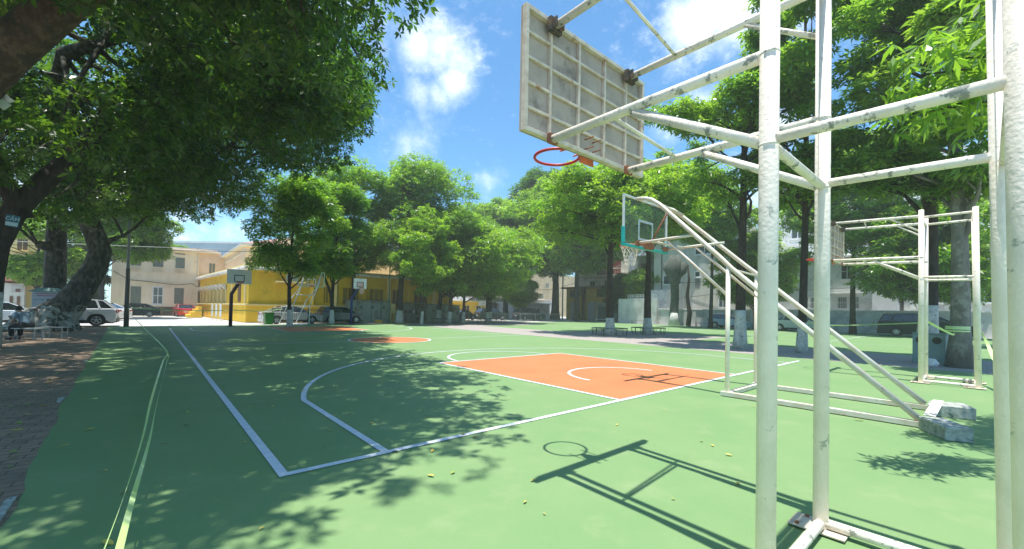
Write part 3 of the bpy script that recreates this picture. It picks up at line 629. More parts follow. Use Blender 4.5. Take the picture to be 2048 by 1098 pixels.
tree('dark tree filling the right edge behind the taped tree', 30.5, -9.0, 12.5, 4.6, 3.0, .24, 'mid', seed=30, airy=True, nb=40, n=6000, Lf=.3, white=1.2, name='street_tree', group=G2)
# left far
tree('round green tree in front of the cream building, left of the lamp pole arm', -4.4, 50.0, 14.6, 3.0, 5.4, .22, 'mid', seed=31, nb=40, n=5000, cshift=(2.0,0), Lf=.34, white=0, name='garden_tree', flat=.7)
tree('sunlit light green tree seen between the two big trunks', -8.6, 52.0, 9.8, 3.2, 3.0, .2, 'lime', seed=32, nb=26, n=3000, Lf=.34, white=0, name='garden_tree')
tree('dark tree at the left end of the cream building', -6.2, 63.0, 9.0, 2.2, 1.6, .22, 'dark', seed=33, nb=22, n=2400, Lf=.36, white=0, name='garden_tree')
tree('tree with a round crown above the cream roof', .2, 76.5, 10.4, 2.3, 7.6, .2, 'mid', seed=34, nb=16, n=1500, Lf=.36, white=0, name='garden_tree')

# the pollarded stump before the grey house
t_ = empty('pollarded_tree', (46.6,20.6,0), 0, 'pollarded leafless tree stump swollen at the top, before the grey stucco house', 'tree')
MB().tube([(0,0,0),(.1,.1,1.5),(0,-.1,3.2),(.05,0,4.8),(0,0,5.6),(.1,.1,6.6),(0,0,7.4),(0,0,8.4)], [.62,.5,.46,.48,.75,1.15,.95,.55], 12).build('trunk', mat('bark_pale', (.11,.125,.105), (.07,.08,.065), scale=2.5, rough=.95, bump=.9), t_, smooth=True)
MB().tube([(0,.5,6.0),(.1,1.1,6.9),(.1,1.2,7.6)], [.35,.4,.3], 8).build('limb', MATS['bark_pale'], t_, smooth=True)
MB().tube([(0,-.4,5.8),(.1,-1.0,6.5),(.1,-1.2,7.5)], [.35,.45,.35], 8).build('limb', MATS['bark_pale'], t_, smooth=True)
MB().tube([(0,0,0),(.02,.02,.8),(.05,0,1.5)], [.66,.56,.52], 12).build('whitewashed_base', M_lime, t_, smooth=True)
t_ = empty('dead_tree', (46.9,19.0,0), 0, 'thin bare dead trunk right of the pollarded stump', 'tree')
MB().tube([(0,0,0),(.1,-.1,1.5),(0,.15,3.5),(.05,0,5.5),(0,.1,7.2)], [.3,.26,.2,.15,.1], 8).build('trunk', M_bark, t_, smooth=True)

# ---- the great trees on the left
FOOT = [(-1.6,31),(-9,31),(-15,26),(-15,10),(-13,-1.4),(-3.6,-1.3),(-1.0,-.9),(.3,-.3),(1.3,.9),(2.4,2.6),(3.4,5.4),(4.2,9.5),(5.3,13.5),(6.6,18),(6.8,23),(5.8,27),(3.0,30)]
def inpoly(x, y, poly):
    c = False; n = len(poly)
    for i in range(n):
        x0, y0 = poly[i]; x1, y1 = poly[(i+1) % n]
        if (y0 > y) != (y1 > y) and x < (x1-x0)*(y-y0)/(y1-y0)+x0: c = not c
    return c
def zlow(x, y):
    z = 5.0 + max(0, (x+2.0))*.5
    if y < 9: z = max(z, 6.2)
    return z
rb = random.Random(5)
BL = [[], [], []]
tries = 0; total = 0
while total < 640 and tries < 20000:
    tries += 1
    x, y = rb.uniform(-15, 8), rb.uniform(-1.5, 31)
    if not inpoly(x, y, FOOT): continue
    if x < -1.8 and y > 7 and rb.random() < .33: continue
    zl = zlow(x, y); zt = 13.5+2.0*math.sin(x*.5)*math.cos(y*.3)
    z = zl+.7+(zt-zl)*rb.random()**1.1
    r_ = rb.uniform(1.0, 1.7)
    i = 0 if y < 11 else (1 if x > -5 and y < 27 else 2)
    BL[i].append((x, y, z, r_, rb.uniform(.55, .8))); total += 1
for _ in range(150):
    x, y = rb.uniform(-7, 1.8), rb.uniform(-.8, 6)
    if inpoly(x, y, FOOT): BL[0].append((x, y, rb.uniform(6.8, 11.5), rb.uniform(1.0, 1.5), .7))
# hanging lower sprays seen between the trunks
for x, y, z, r_ in ((-4.6,15,5.4,1.0),(-6.2,17,5.0,1.0),(-3.2,21,5.6,1.2),(-4.9,21.5,5.1,1.0),(-6.6,22,5.0,1.2),(-2.0,24,6.6,1.2),(-3.9,25,6.0,1.0),(-8.2,24,5.5,1.3),(-7.0,28,6.0,1.3),(-1.4,28.5,7.2,1.2),(-5.6,18.5,4.4,.7),(-3.9,17.6,4.9,.7)):
    BL[1 if x > -6 else 2].append((x, y, z, r_, .7))
def great(name, loc, label, path, rads, blobs, n, bark, wb=None, extra=(), Lf=.20, limbs=True, seed=1, root=None):
    rng = random.Random(seed); t = empty(name, loc, 0, label, 'tree'); O = Vector(loc)
    P = [Vector(p)-O for p in path]
    MB().tube(P, rads, 16).build('trunk', bark, t, smooth=True)
    for pth, rr_ in extra: MB().tube([Vector(p)-O for p in pth], rr_, 10).build('limb', bark, t, smooth=True)
    if blobs:
        lb = MB(); ends = [P[-1], P[-2]]
        for pth, rr_ in extra: ends += [Vector(pth[-1])-O, Vector(pth[len(pth)//2])-O]
        for b in blobs:
            e = Vector(b[:3])-O; st = min(ends, key=lambda q: (q-e).length)
            Pm = wob(st, e, 6, .5, rng); r_ = .05+.012*(st-e).length
            lb.tube(Pm, [r_*(1-.13*j) for j in range(7)], 6)
            if rng.random() < .4: ends.append(Pm[3])
        lb.build('branches', bark, t, smooth=True)
        crown_obj([(b[0]-O.x, b[1]-O.y, b[2]-O.z, b[3], b[4]) for b in blobs], n, 'big', t, k=7, Lf=Lf, Wf=Lf*.40, droop=.15, shell=.2, up=.6, topbias=0)
    return t
L1 = great('great_tree', (-4.6,27,0), 'great leaning tree with curved trunk and broad pale root flare behind the seated person',
   [(-5.3,27.0,-.05),(-4.75,27.05,.5),(-4.05,27.1,1.35),(-3.5,27.15,2.5),(-3.15,27.2,3.4),(-3.0,27.2,4.2),(-3.2,27.2,5.0),(-3.55,27.15,6.0),(-3.65,27.1,7.6),(-3.2,27,9.2)], [1.1,.85,.64,.54,.50,.47,.45,.43,.40,.34], BL[1], 6500*3.8, M_bark2,
   extra=[([(-3.5,27.1,7.2),(-1.5,25,9),(1.5,22,11),(4.5,18,12)], [.3,.24,.16,.08]), ([(-3.4,27.1,6.5),(-4.8,24,8.5),(-3.5,18,10.5),(0,14,11.5),(3.2,9.5,12.4)], [.32,.28,.22,.14,.07]), ([(-2.95,27.2,4.6),(-2.5,26.9,4.9),(-2.1,26.7,5.1)], [.2,.12,.06])], seed=4)
fl = MB()
for a, rr_, ln_ in ((-2.7,.42,1.9),(-2.1,.36,1.6),(-1.4,.40,1.5),(-.6,.34,1.4),(.2,.3,1.3),(3.0,.36,1.5),(2.3,.3,1.2)):
    fl.tube([(-.15+.45*math.cos(a),.05+.45*math.sin(a),.95),(-.2+.85*math.cos(a),.05+.85*math.sin(a),.45),(-.2+ln_*math.cos(a),.05+ln_*math.sin(a),-.12)], [rr_,rr_*.85,rr_*.25], 10)
fl.tube([(-.72,0,-.05),(-.15,.05,.5),(.4,.1,1.1),(.75,.12,1.6)], [1.12,.88,.70,.60], 16)
rfo = fl.build('root_flare', mat('limed_roots', (.42,.41,.37), (.26,.24,.20), scale=5, rough=.95, bump=.5, c3=(.08,.07,.05), s3=3.2, lo3=.50, hi3=.58), L1, smooth=True)
md = rfo.modifiers.new('remesh', 'REMESH'); md.mode = 'VOXEL'; md.voxel_size = .07; md.use_smooth_shade = True
md = rfo.modifiers.new('smooth', 'SMOOTH'); md.factor = .8; md.iterations = 14
great('great_tree', (-5.3,31.3,0), 'straight thick trunk behind the leaning great tree, dark round burl on its left',
   [(-5.15,31.3,-.05),(-5.1,31.3,1),(-5.1,31.3,3),(-5.1,31.3,5),(-5.1,31.3,8),(-5.3,31,11)], [.66,.52,.47,.44,.40,.28], BL[2], 4200*3.8, M_bark2, extra=[([(-5.1,31.3,4.5),(-5.45,30.9,4.6),(-5.75,30.7,4.65)], [.22,.27,.2]), ([(-5.1,31,7.5),(-8,27,9.5),(-11,22,11)], [.3,.22,.1])], seed=5)
great('great_tree', (-4.4,16.2,0), 'dark leaning great tree with whitewashed foot at the left edge, carrying the small blue sign',
   [(-4.85,16.2,-.05),(-4.78,16.2,1.2),(-4.7,16.2,2.2),(-4.58,16.2,3.2),(-4.25,16.25,4.3),(-3.65,16.3,5.4),(-2.8,16.35,6.8),(-1.6,16.4,8.7),(-.6,16.4,10.5)], [.46,.38,.33,.30,.30,.28,.25,.2,.13], [], 0, M_bark, extra=[([(-4.05,16.25,4.1),(-4.6,16,5.6),(-4.9,15.6,7.2)], [.26,.2,.14]), ([(-3.0,16.3,6.1),(-2.2,15.3,7.9),(-1.2,14.0,9.6)], [.18,.13,.07])], seed=6)
wbm = MB(); wbm.tube([(-.45,0,-.04),(-.38,0,1.2),(-.34,0,1.75)], [.468,.388,.364], 16)
wbm.build('whitewashed_base', M_lime, [o for o in col.objects if o.name.startswith('great_tree')][-1], smooth=True)
great('great_tree', (-6.4,10.5,0), 'nearest great tree, its thick brown limb crossing the top left corner',
   [(-6.4,10.5,-.05),(-6.0,10.2,1.5),(-5.1,9.9,3.4),(-3.9,9.0,5.2),(-3.1,8.35,6.3),(-2.1,7.55,7.55),(-.3,6.2,9.8),(1.2,5,12)], [.8,.62,.5,.40,.36,.33,.26,.12], BL[0], 5600*3.8, M_bark3, extra=[([(-1.9,7.4,7.6),(-3.5,4,9.5),(-5,1.5,11)], [.3,.2,.1]), ([(-1.9,7.4,7.6),(-1.6,10,9.5),(0,12,11.4)], [.25,.17,.08])], Lf=.19, seed=8)

# near branch with big leaves hanging in at the upper right
t_ = empty('leafy_tree', (9.5,-7.5,0), 0, 'nearest right-hand tree reaching in with large glossy hanging leaves behind the near hoop', 'tree')
nb_ = [(6.3,-4.15,4.3,.62,.8),(6.9,-4.5,3.6,.6,.8),(6.6,-4.6,4.9,.8,.8),(7.4,-4.6,4.6,.8,.8),(7.6,-4.9,3.9,.7,.8),(7.9,-4.9,5.6,.9,.8),(6.9,-5.0,5.8,1.0,.8),(8.6,-5.6,6.4,1.2,.8),(8.4,-5.4,4.8,.9,.8),(7.2,-5.2,4.2,.8,.8),(6.0,-4.6,5.4,.7,.7),(5.9,-3.75,4.5,.34,.8),(6.7,-5.6,5.0,.9,.8),(6.0,-5.4,4.7,.8,.8)]
crown_obj([(x-9.5,y+7.5,z,r_,q) for x,y,z,r_,q in nb_], 2300, 'mid', t_, k=6, Lf=.15, Wf=.044, droop=.35, shell=.2, up=.5)
nb2 = [(4.42,-3.60,3.72,.30,1.1),(4.65,-3.75,3.45,.25,1.2),(4.75,-3.85,3.9,.32,1.0),(4.35,-3.55,3.35,.2,1.0),(4.95,-3.92,3.6,.25,1.1),(4.85,-3.9,4.2,.3,1.0)]
crown_obj([(x-9.5,y+7.5,z,r_,q) for x,y,z,r_,q in nb2], 120, 'mid', t_, k=6, Lf=.155, Wf=.042, droop=.55, shell=.0, up=.6, name='hanging_leaves')
MB().tube([(0,0,0),(-.1,.1,2.5),(-.6,.6,4.6),(-1.2,1.2,6.2)], [.3,.25,.2,.14], 12).build('trunk', M_bark, t_, smooth=True)
lb = MB()
for x,y,z,r_,q in nb_+nb2: lb.tube(wob((-.5,.5,4.2), (x-9.5,y+7.5,z), 6, .15, rnd), [.06,.045,.035,.025,.018,.012,.007], 6)
lb.build('branches', M_bark, t_, smooth=True)

# ------------------------------------------------------------------ buildings
W_cream = mat('wall_cream', (.80,.71,.54), (.74,.65,.49), scale=1.5, rough=.9, c3=(.58,.50,.38), s3=1.2, lo3=.55, hi3=.75, streak=(1,1,.25), bump=.1)
W_pink = mat('wall_pink', (.80,.64,.53), (.74,.59,.49), scale=1.5, rough=.9, c3=(.62,.49,.41), s3=1.0, lo3=.55, hi3=.75)
W_yel = mat('wall_yellow', (.86,.56,.05), (.80,.50,.04), scale=1.2, rough=.85, streak=(1,1,.3), c3=(.62,.40,.05), s3=1.3, lo3=.52, hi3=.74)
W_pal = mat('wall_pale_yellow', (.82,.66,.30), (.78,.60,.26), scale=1.5, rough=.9)
W_wht = mat('wall_white', (.80,.79,.75), (.72,.71,.67), scale=1.3, rough=.9, c3=(.58,.57,.54), s3=1.2)
W_gry = mat('wall_grey', (.62,.60,.54), (.54,.52,.47), scale=1.0, rough=.95, c3=(.40,.38,.34), s3=.8, lo3=.52, hi3=.7, streak=(1,1,.3), bump=.2)
W_lgry = mat('wall_lightgrey', (.74,.75,.76), (.67,.68,.69), scale=1.0, rough=.9, c3=(.56,.57,.57), s3=.8)
W_yard = mat('wall_stained', (.60,.59,.56), (.50,.49,.46), scale=.9, rough=.95, c3=(.40,.39,.36), s3=.9, lo3=.53, hi3=.68, bump=.2)
W_och = mat('wall_ochre', (.52,.33,.06), (.42,.27,.05), scale=1.0, rough=.9, c3=(.25,.17,.06), s3=.8, lo3=.53, hi3=.7)
W_tan = mat('wall_tan', (.60,.46,.26), (.54,.41,.24), scale=1.0, rough=.9, c3=(.42,.33,.20), s3=.8)
W_plinth = brickmat('plinth_stone', (.13,.11,.09), (.10,.085,.07), (.06,.055,.045), 1.6, rough=.9, vert=True)
T_roof = mat('roof_tile_maroon', (.16,.05,.04), (.11,.04,.035), scale=6, rough=.85)
T_grey = mat('roof_grey', (.34,.33,.31), (.22,.21,.20), scale=2, rough=.85, c3=(.6,.58,.55), s3=2.2, lo3=.6, hi3=.66)
S_green = mat('shed_sheet', (.30,.36,.31), (.25,.30,.26), scale=2, rough=.6, c3=(.20,.19,.15), s3=1.1, streak=(1,1,.2))
S_win = mat('shutter_green', (.17,.20,.17), (.13,.16,.14), scale=3, rough=.6, streak=(6,6,.5))
S_brown = mat('shutter_brown', (.22,.12,.08), (.16,.09,.06), scale=3, rough=.7, streak=(6,6,.5))
S_yel = mat('shutter_ochre', (.36,.24,.04), (.30,.20,.035), scale=3, rough=.7, streak=(6,6,.5))
S_dark = mat('dark_opening', (.03,.03,.03), (.05,.045,.04), scale=2, rough=.6)
S_gl = mat('window_glass', (.05,.07,.08), (.12,.14,.15), scale=1.2, rough=.12, spec=.7)
M_wood = mat('old_wood', (.20,.14,.09), (.12,.09,.06), scale=6, rough=.85)
M_gard = mat('garage_grey', (.30,.33,.34), (.25,.28,.29), scale=2, rough=.6, streak=(1,1,8))
def bbox_(name, a, b, m_, par=None, bevel=0, **k): return MB().box(a, b).build(name, m_, par, bevel=bevel, **k)
def P3(ax, s, u, z, d):
    """facade coordinates: ax 'y' = wall facing -y at y=s, ax 'x' = wall facing -x at x=s; d = metres proud of it"""
    return (u, s-d, z) if ax == 'y' else (s-d, u, z)
def fbox(mb, ax, s, u0, u1, z0, z1, d0, d1): return mb.box(P3(ax, s, u0, z0, d0), P3(ax, s, u1, z1, d1))
def window(par, ax, s, u0, u1, z0, z1, pane, frame, fw=.07, mull=(1, 0), sill=True, bars=0, name='window'):
    wv = fbox(MB(), ax, s, u0+fw, u1-fw, z0+fw, z1-fw, -.05, .012).build(name, pane, par)
    fr = MB()
    for a, b, c, d in ((u0,u1,z0,z0+fw),(u0,u1,z1-fw,z1),(u0,u0+fw,z0+fw,z1-fw),(u1-fw,u1,z0+fw,z1-fw)): fbox(fr, ax, s, a, b, c, d, -.04, .05)
    for i in range(1, mull[0]+1):
        u = u0+(u1-u0)*i/(mull[0]+1); fbox(fr, ax, s, u-fw*.35, u+fw*.35, z0+fw, z1-fw, .0121, .04)
    for i in range(1, mull[1]+1):
        z = z0+(z1-z0)*i/(mull[1]+1); fbox(fr, ax, s, u0+fw, u1-fw, z-fw*.3, z+fw*.3, .0122, .035)
    fr.build('frame', frame, wv)
    if sill: fbox(MB(), ax, s, u0-.08, u1+.08, z0-.08, z0-.002, -.02, .12).build('sill', frame, wv)
    if bars:
        bb = MB()
        for i in range(1, bars+1):
            u = u0+(u1-u0)*i/(bars+1); fbox(bb, ax, s, u-.015, u+.015, z0+fw, z1-fw, .055, .08)
        fbox(bb, ax, s, u0, u1, (z0+z1)/2-.02, (z0+z1)/2+.02, .081, .095); bb.build('grille', M_white, wv)
    return wv
# cream two storey building at the far left
b = empty('school_building', (.6,62,0), 0, 'long cream two storey building with dark stone plinth and flat eaves, behind the red car', 'building'); bo = (.6,62,0)
class Par:
    """places world-coordinate meshes under an Empty"""
    def __init__(s, e): s.e = e
def wpar(e):
    # children are modelled in world coordinates, so give them the inverse of the parent's place
    for o in list(col.objects):
        if o.parent is e and not o.get('_w'):
            o.matrix_parent_inverse = Matrix.Translation(e.location).inverted(); o['_w'] = 1
def done(e):
    for o in list(col.objects):
        if o.parent is e: o.matrix_parent_inverse = Matrix.Translation(e.location).inverted()
bbox_('wall', (-4.35,62,0), (3.6,74,8.05), W_cream, b); bbox_('wing_wall', (3.6,62.3,0), (9,74,8.05), W_pink, b)
bbox_('plinth', (-4.42,61.93,0), (3.62,62.0,1.10), W_plinth, b); bbox_('plinth', (3.63,62.2,0), (5.7,62.3,1.10), W_plinth, b)
bbox_('plinth_ledge', (-4.45,61.90,1.10), (3.62,61.995,1.2), W_cream, b)
bbox_('cornice', (-4.9,61.5,8.05), (5.9,74.4,8.25), W_cream, b, .03); bbox_('parapet', (-4.5,61.8,8.25), (5.6,74.1,8.5), W_pink, b)
bbox_('storey_band', (-4.40,61.93,4.0), (3.6,61.995,4.12), W_cream, b); bbox_('storey_band', (-4.40,61.93,5.2), (3.6,61.995,5.3), W_cream, b)
for u0, u1 in ((-2.75,-1.69),(1.26,2.31)): window(b, 'y', 62, u0, u1, 1.4, 3.5, S_win, W_cream, .06, (0,0))
window(b, 'y', 62, -.74, .3, 1.35, 3.5, S_gl, M_white, .11, (1,1), name='door')
for u0, u1 in ((-2.81,-1.8),(-.84,.26),(1.28,2.32)): window(b, 'y', 62, u0, u1, 5.85, 7.3, S_win, W_cream, .06, (0,0))
window(b, 'y', 62.3, 4.7, 5.48, 5.3, 6.9, S_win, W_pink, .08, (1,0))
for u0 in (-2.81,-.84,1.28):
    bl = MB()
    for i in range(9): fbox(bl, 'y', 62, u0+.06+i*.115, u0+.11+i*.115, 5.35, 5.72, .0, .09)
    bl.build('balustrade', W_cream, b)
dn = MB()
for i in range(10): fbox(dn, 'y', 62, 1.3+i*.1, 1.36+i*.1, 7.62, 7.78, .0, .03)
dn.build('vent_row', S_dark, b)
MB().tube([(3.62,61.9,.2),(3.62,61.9,8.0)], .07, 8).build('downpipe', W_cream, b)
MB().tube([(3.9,61.8,1.0),(3.7,61.75,3.6),(3.0,61.8,4.05),(1.5,61.85,3.8),(-.5,61.85,4.0),(-2.9,61.85,4.2),(-4.2,61.85,5.1)], .035, 6).build('facade_cable', M_black, b)
done(b)
b = empty('office_block', (6,78,0), 0, 'flat blue-grey roof block rising behind the cream building', 'building')
MB().prism([(0,98.5),(34,69),(40,76),(6,106)], 0, 13.0).build('wall', mat('block_bluegrey', (.36,.46,.52), (.30,.40,.46), scale=.6, rough=.7), b); MB().prism([(-1,98.8),(34,68.4),(41,76),(6,107)], 13.0, 13.35).build('roof', mat('roof_pale', (.6,.66,.68), (.55,.6,.62), scale=1), b)
MB().prism([(-4,102),(0,98.6),(5.8,106),(2,109)], 0, 12.4).build('wing_wall', mat('block_teal', (.16,.30,.34), (.12,.24,.28), scale=.8), b); done(b)
# pink hall behind the yellow wing
b = empty('hall_building', (16,55,0), 0, 'tall pink hall with white eaves standing behind the yellow wing', 'building')
bbox_('wall', (6.4,46.4,0), (27,70,7.6), W_pink, b); bbox_('eaves', (5.95,45.9,7.6), (27.4,70.5,7.85), M_white, b, .03)
bbox_('frieze_band', (6.36,46.34,6.9), (27,46.395,7.05), W_wht, b); bbox_('frieze_band', (6.34,46.4,6.9), (6.395,70,7.05), W_wht, b)
for x in (9, 13.5, 18, 22.5): bbox_('pilaster', (x,46.3,0), (x+.5,46.399,6.9), W_pink, b)
rf = MB(); rf.add([(5.95,45.9,7.85),(27.4,45.9,7.85),(27.4,70.5,7.85),(5.95,70.5,7.85),(13,57,10.6),(21,57,10.6)], [(0,1,5,4),(1,2,5),(2,3,4,5),(3,0,4)]); rf.build('roof', mat('roof_terracotta', (.42,.24,.19), (.36,.2,.16), scale=5, rough=.85), b); done(b)
# yellow wing
b = empty('yellow_wing', (14,45,0), 0, 'bright yellow single storey school wing with white cornice, pilasters and a side portico', 'building')
HY = 4.85
def lx(y): return 5.45-(y-37.5)*.0665
fp = [(5.45,37.5),(26,37.5),(26,45.8),(lx(62),45.8),(lx(61.8),61.8),(lx(61.8)+.0,61.8)]
w_ = MB(); w_.prism([(5.45,37.5),(26,37.5),(26,45.8),(6.3,45.8),(6.3,61.7),(lx(61.7)+1.3,61.7),(lx(46)+1.3,46),(lx(46),46)], 1.45, HY-.3); w_.build('wall', W_yel, b)
w_ = MB(); w_.prism([(5.25,37.3),(26.2,37.3),(26.2,45.9),(6.35,45.9),(6.35,61.75),(lx(61.7)-.2,61.75),(lx(46)-.2,46)], 0, 1.45); w_.build('podium', W_yel, b, bevel=.02)
w_ = MB(); w_.prism([(5.17,37.2),(26.25,37.2),(26.25,45.95),(6.36,45.95),(6.36,61.8),(lx(61.7)-.3,61.8),(lx(46)-.3,46)], 1.451, 1.6); w_.build('podium_ledge', W_pal, b, bevel=.03)
w_ = MB(); w_.prism([(5.0,37.0),(26.4,37.0),(26.4,46.1),(6.38,46.1),(6.38,61.9),(lx(61.7)-.5,61.9)], HY-.3, HY-.05); w_.build('cornice', W_wht, b, bevel=.06)
w_ = MB(); w_.prism([(5.2,37.2),(26.2,37.2),(26.2,46.0),(6.37,46.0),(6.37,61.8),(lx(61.7)-.3,61.8)], HY-.049, HY+.12); w_.build('roof', W_pal, b)
w_ = MB(); w_.prism([(lx(46)+.0,46.01),(lx(46)+.3,46.01),(lx(61.7)+.3,61.7),(lx(61.7),61.7)], 3.55, HY-.301); w_.build('portico_beam', W_yel, b)
for i in range(8):
    y = 46.6+i*2.1; x = lx(y)
    c_ = MB(); c_.box((x-.02,y-.22,1.601),(x+.36,y+.22,3.3)); c_.build('column', W_pal, b, bevel=.03)
    c_ = MB(); c_.add([(x-.02,y-.24,3.0),(x-.02,y+.24,3.0),(x-.55,y+.3,3.5),(x-.55,y-.3,3.5),(x-.02,y-.3,3.56),(x-.02,y+.3,3.56),(x-.55,y-.3,3.56),(x-.55,y+.3,3.56)], [(0,1,2,3),(3,2,7,6),(4,6,7,5),(0,3,6,4),(1,5,7,2),(0,4,5,1)]); c_.build('bracket', W_wht, b)
for i in range(7):
    y = 47.6+i*2.1; bbox_('doorway', (lx(y)+1.22,y-.5,1.61), (lx(y)+1.31,y+.5,3.3), S_brown, b)
bbox_('window', (lx(41)-.03,40.2,1.75), (lx(41)+.05,41.8,3.4), S_brown, b)
for y in (38.6, 43.8): bbox_('pilaster', (lx(y)-.06,y-.35,1.61), (lx(y)+.03,y+.35,HY-.31), W_pal, b)
for i, x in enumerate((10.3,12.4,15.3,17.9,20.2,23.4,25.2)):
    k = MB(); k.prism([(x,37.44-.001),(x+.28,37.12),(x+.5,37.44-.001)], 1.61, HY-.31); k.build('pilaster', W_pal if i % 2 else W_yel, b)
for i, (u0, u1) in enumerate(((11.5,12.3),(13.3,15.0),(16.0,17.6),(18.5,19.9),(21,22.8))): window(b, 'y', 37.5, u0, u1, 1.75, 3.45, S_yel if i < 3 else S_brown, W_yel, .08, (2,0), sill=False)
bbox_('sun_shade', (7.4,37.0,3.5), (9.9,37.49,3.66), W_pal, b, .03); bbox_('panel', (7.6,37.42,1.9), (9.7,37.498,3.45), W_yel, b, .02)
bbox_('vent_window', (8.3,37.44,3.72), (9.3,37.51,4.3), W_lgry, b)
st = MB()
for i in range(4): st.box((2.2-.0+i*.32,53.2,0),(2.2+(i+1)*.32-.002,57.5,.30*(i+1)))
st.build('steps', W_yel, b, bevel=.01); done(b)
for i, (x, y) in enumerate(((3.8,46.5),(3.95,44.6),(4.1,42.9))):
    k = MB(); k.box((x-.05,y-.6,.35),(x,y+.6,1.5)); k.box((x-.03,y-.55,0),(x,y-.5,.35)); k.box((x-.03,y+.5,0),(x,y+.55,.35))
    tag(k.build('notice_board', W_lgry, bevel=.01), ('farthest','middle','nearest')[i]+' of the three grey notice boards on legs along the yellow portico', 'notice board', 'grey notice boards along the portico')

# sheds
def shed(x0, x1, y0, y1, h, label, mroof, open_=False):
    t = empty('metal_shed', ((x0+x1)/2, (y0+y1)/2, 0), 0, label, 'shed')
    if not open_:
        mb = MB(); n = int((x1-x0)/.14)
        pr_ = []
        for i in range(n+1): pr_.append((x0+(x1-x0)*i/n, y0-(.025 if i % 2 else 0)))
        pr_ += [(x1,y1),(x0,y1)]
        mb.prism(pr_, .02, h); mb.build('wall', S_green, t)
        for i in range(1, 4):
            x = x0+(x1-x0)*i/4; bbox_('seam', (x-.02,y0-.05,.02), (x+.02,y0-.026,h-.05), mat('seam_dark', (.06,.08,.07)), t)
        for i in range(3): bbox_('vent', (x0+.7+i*(x1-x0)*.3,y0-.04,h-.75), (x0+1.0+i*(x1-x0)*.3,y0-.027,h-.45), mat('shed_vent', (.16,.18,.12)), t)
    else:
        bbox_('rear_wall', (x0,y1-.06,.02), (x1,y1,h), S_green, t); bbox_('side_wall', (x0,y0,.02), (x0+.06,y1-.061,h), S_green, t); bbox_('side_wall', (x1-.06,y0,.02), (x1,y1-.061,h), S_green, t)
        bbox_('counter', (x0+.061,y0+.1,.62), (x1-.061,y0+.5,.70), S_green, t)
        for i in range(5): bbox_('shelf_item', (x0+.3+i*.42,y0+.9,.9), (x0+.5+i*.42,y0+1.05,1.3), (W_wht,S_brown,S_win)[i % 3], t)
    rf = MB(); n = 16
    for i in range(n):
        xa = x0-.15+(x1-x0+.3)*i/n; xb = x0-.15+(x1-x0+.3)*(i+1)/n-.01; dz = rnd.uniform(0, .05)
        rf.box((xa,y0-.25-rnd.uniform(0,.12),h+dz+.01),(xb,y1+.1,h+dz+.07))
    rf.build('roof', mroof, t); done(t); return t
shed(13.5, 17.3, 35.3, 38-.9, 2.08, 'left green sheet-metal shed with a ragged pale roof right of the blue hoop', T_grey)
shed(18.9, 21.0, 35.5, 37.0, 1.95, 'open green kiosk with a counter between the two closed sheds', T_grey, True)
shed(21.6, 25.9, 35.6, 37.0, 1.85, 'right green sheet-metal shed behind the left far slatted bench', S_green)
k = MB(); k.box((17.4,35.3,.95),(17.9,35.6,1.9)); k.box((17.42,35.32,.02),(17.5,35.4,.95)); k.box((17.8,35.32,.02),(17.88,35.4,.95)); tag(k.build('letter_box', W_pal, bevel=.01), 'orange-cream box on legs beside the left shed', 'box')
# garden lattice posts right of the kiosk
# tan and brown low buildings in the middle distance
b = empty('tan_house', (66,70,0), 0, 'tall tan house with air conditioners behind the parked dark cars', 'house')
bbox_('wall', (56,70,0), (69.5,80,14), W_tan, b); bbox_('side_wall', (69.5,71.5,0), (92,82,11.2), W_tan, b)
for z in (4.3, 7.5, 10.6): bbox_('storey_band', (56,69.9,z), (69.5,69.995,z+.18), W_tan, b)
for u, z in ((58,8.2),(61.5,8.2),(65,8.2),(58,11.4),(61.5,11.4),(65,11.4)): window(b, 'y', 70, u, u+1.3, z, z+1.6, S_dark, W_tan, .1)
for u, z in ((73,7.4),(77,7.4),(81,7.4),(75,4.6),(81,4.6)): window(b, 'y', 71.5, u, u+1.2, z, z+1.4, S_gl, W_tan, .1)
done(b)
for i, z in enumerate((6.2, 3.9)):
    t = empty('air_conditioner', (68.2,69.6,z), 0, ('upper','lower')[i]+' white air conditioner on the edge of the tan house', 'air conditioner', 'air conditioners on the tan house')
    MB().box((-.9,-.35,0),(.9,.35,1.5)).build('casing', M_white, t, bevel=.04); MB().lathe([(0,-.37),(.5,-.37),(.5,-.351)], (.15,0,.75), 'y', 20).build('fan', M_plast, t)
b = empty('low_shop', (50,58,0), 0, 'long low shopfront with a pale awning behind the dark cars', 'shop')
bbox_('wall', (43,58,0), (66,64,3.9), W_wht, b); bbox_('awning', (42.5,56.2,3.5), (63,57.99,3.7), W_pink, b, .03)
for i, x in enumerate((44.2,47.5,50.6,54.0,57.6,61)): bbox_('opening', (x,57.93,.1), (x+2.2,57.99,2.9), (S_dark,S_brown,W_lgry)[i % 3], b)
for x in (43.4,46.8,50.1,53.4,56.9): bbox_('pillar', (x,56.3,0), (x+.22,56.52,3.495), M_white, b)
done(b)
b = empty('olive_house', (44,66,0), 0, 'dim olive house with balconies between the yellow wing and the tan house', 'house')
bbox_('wall', (38,66,0), (53,76,11), mat('wall_olive', (.30,.25,.14), (.24,.21,.13), scale=1, rough=.9), b)
for u in (39.2,42.3,45.4,48.5):
    for z in (3.8, 7.2): window(b, 'y', 66, u, u+1.6, z, z+1.9, S_dark, M_wood, .1)
bbox_('balcony', (38.5,65,3.3), (52.5,65.99,3.5), W_tan, b); done(b)
b = empty('gate_hut', (37,50,0), 0, 'small yellow hut with a white lintel right of the sheds', 'hut')
bbox_('wall', (31.5,48,0), (39.2,52,2.6), W_yel, b); bbox_('roof', (31.2,47.6,2.6), (39.5,52.3,2.75), W_pal, b, .02)
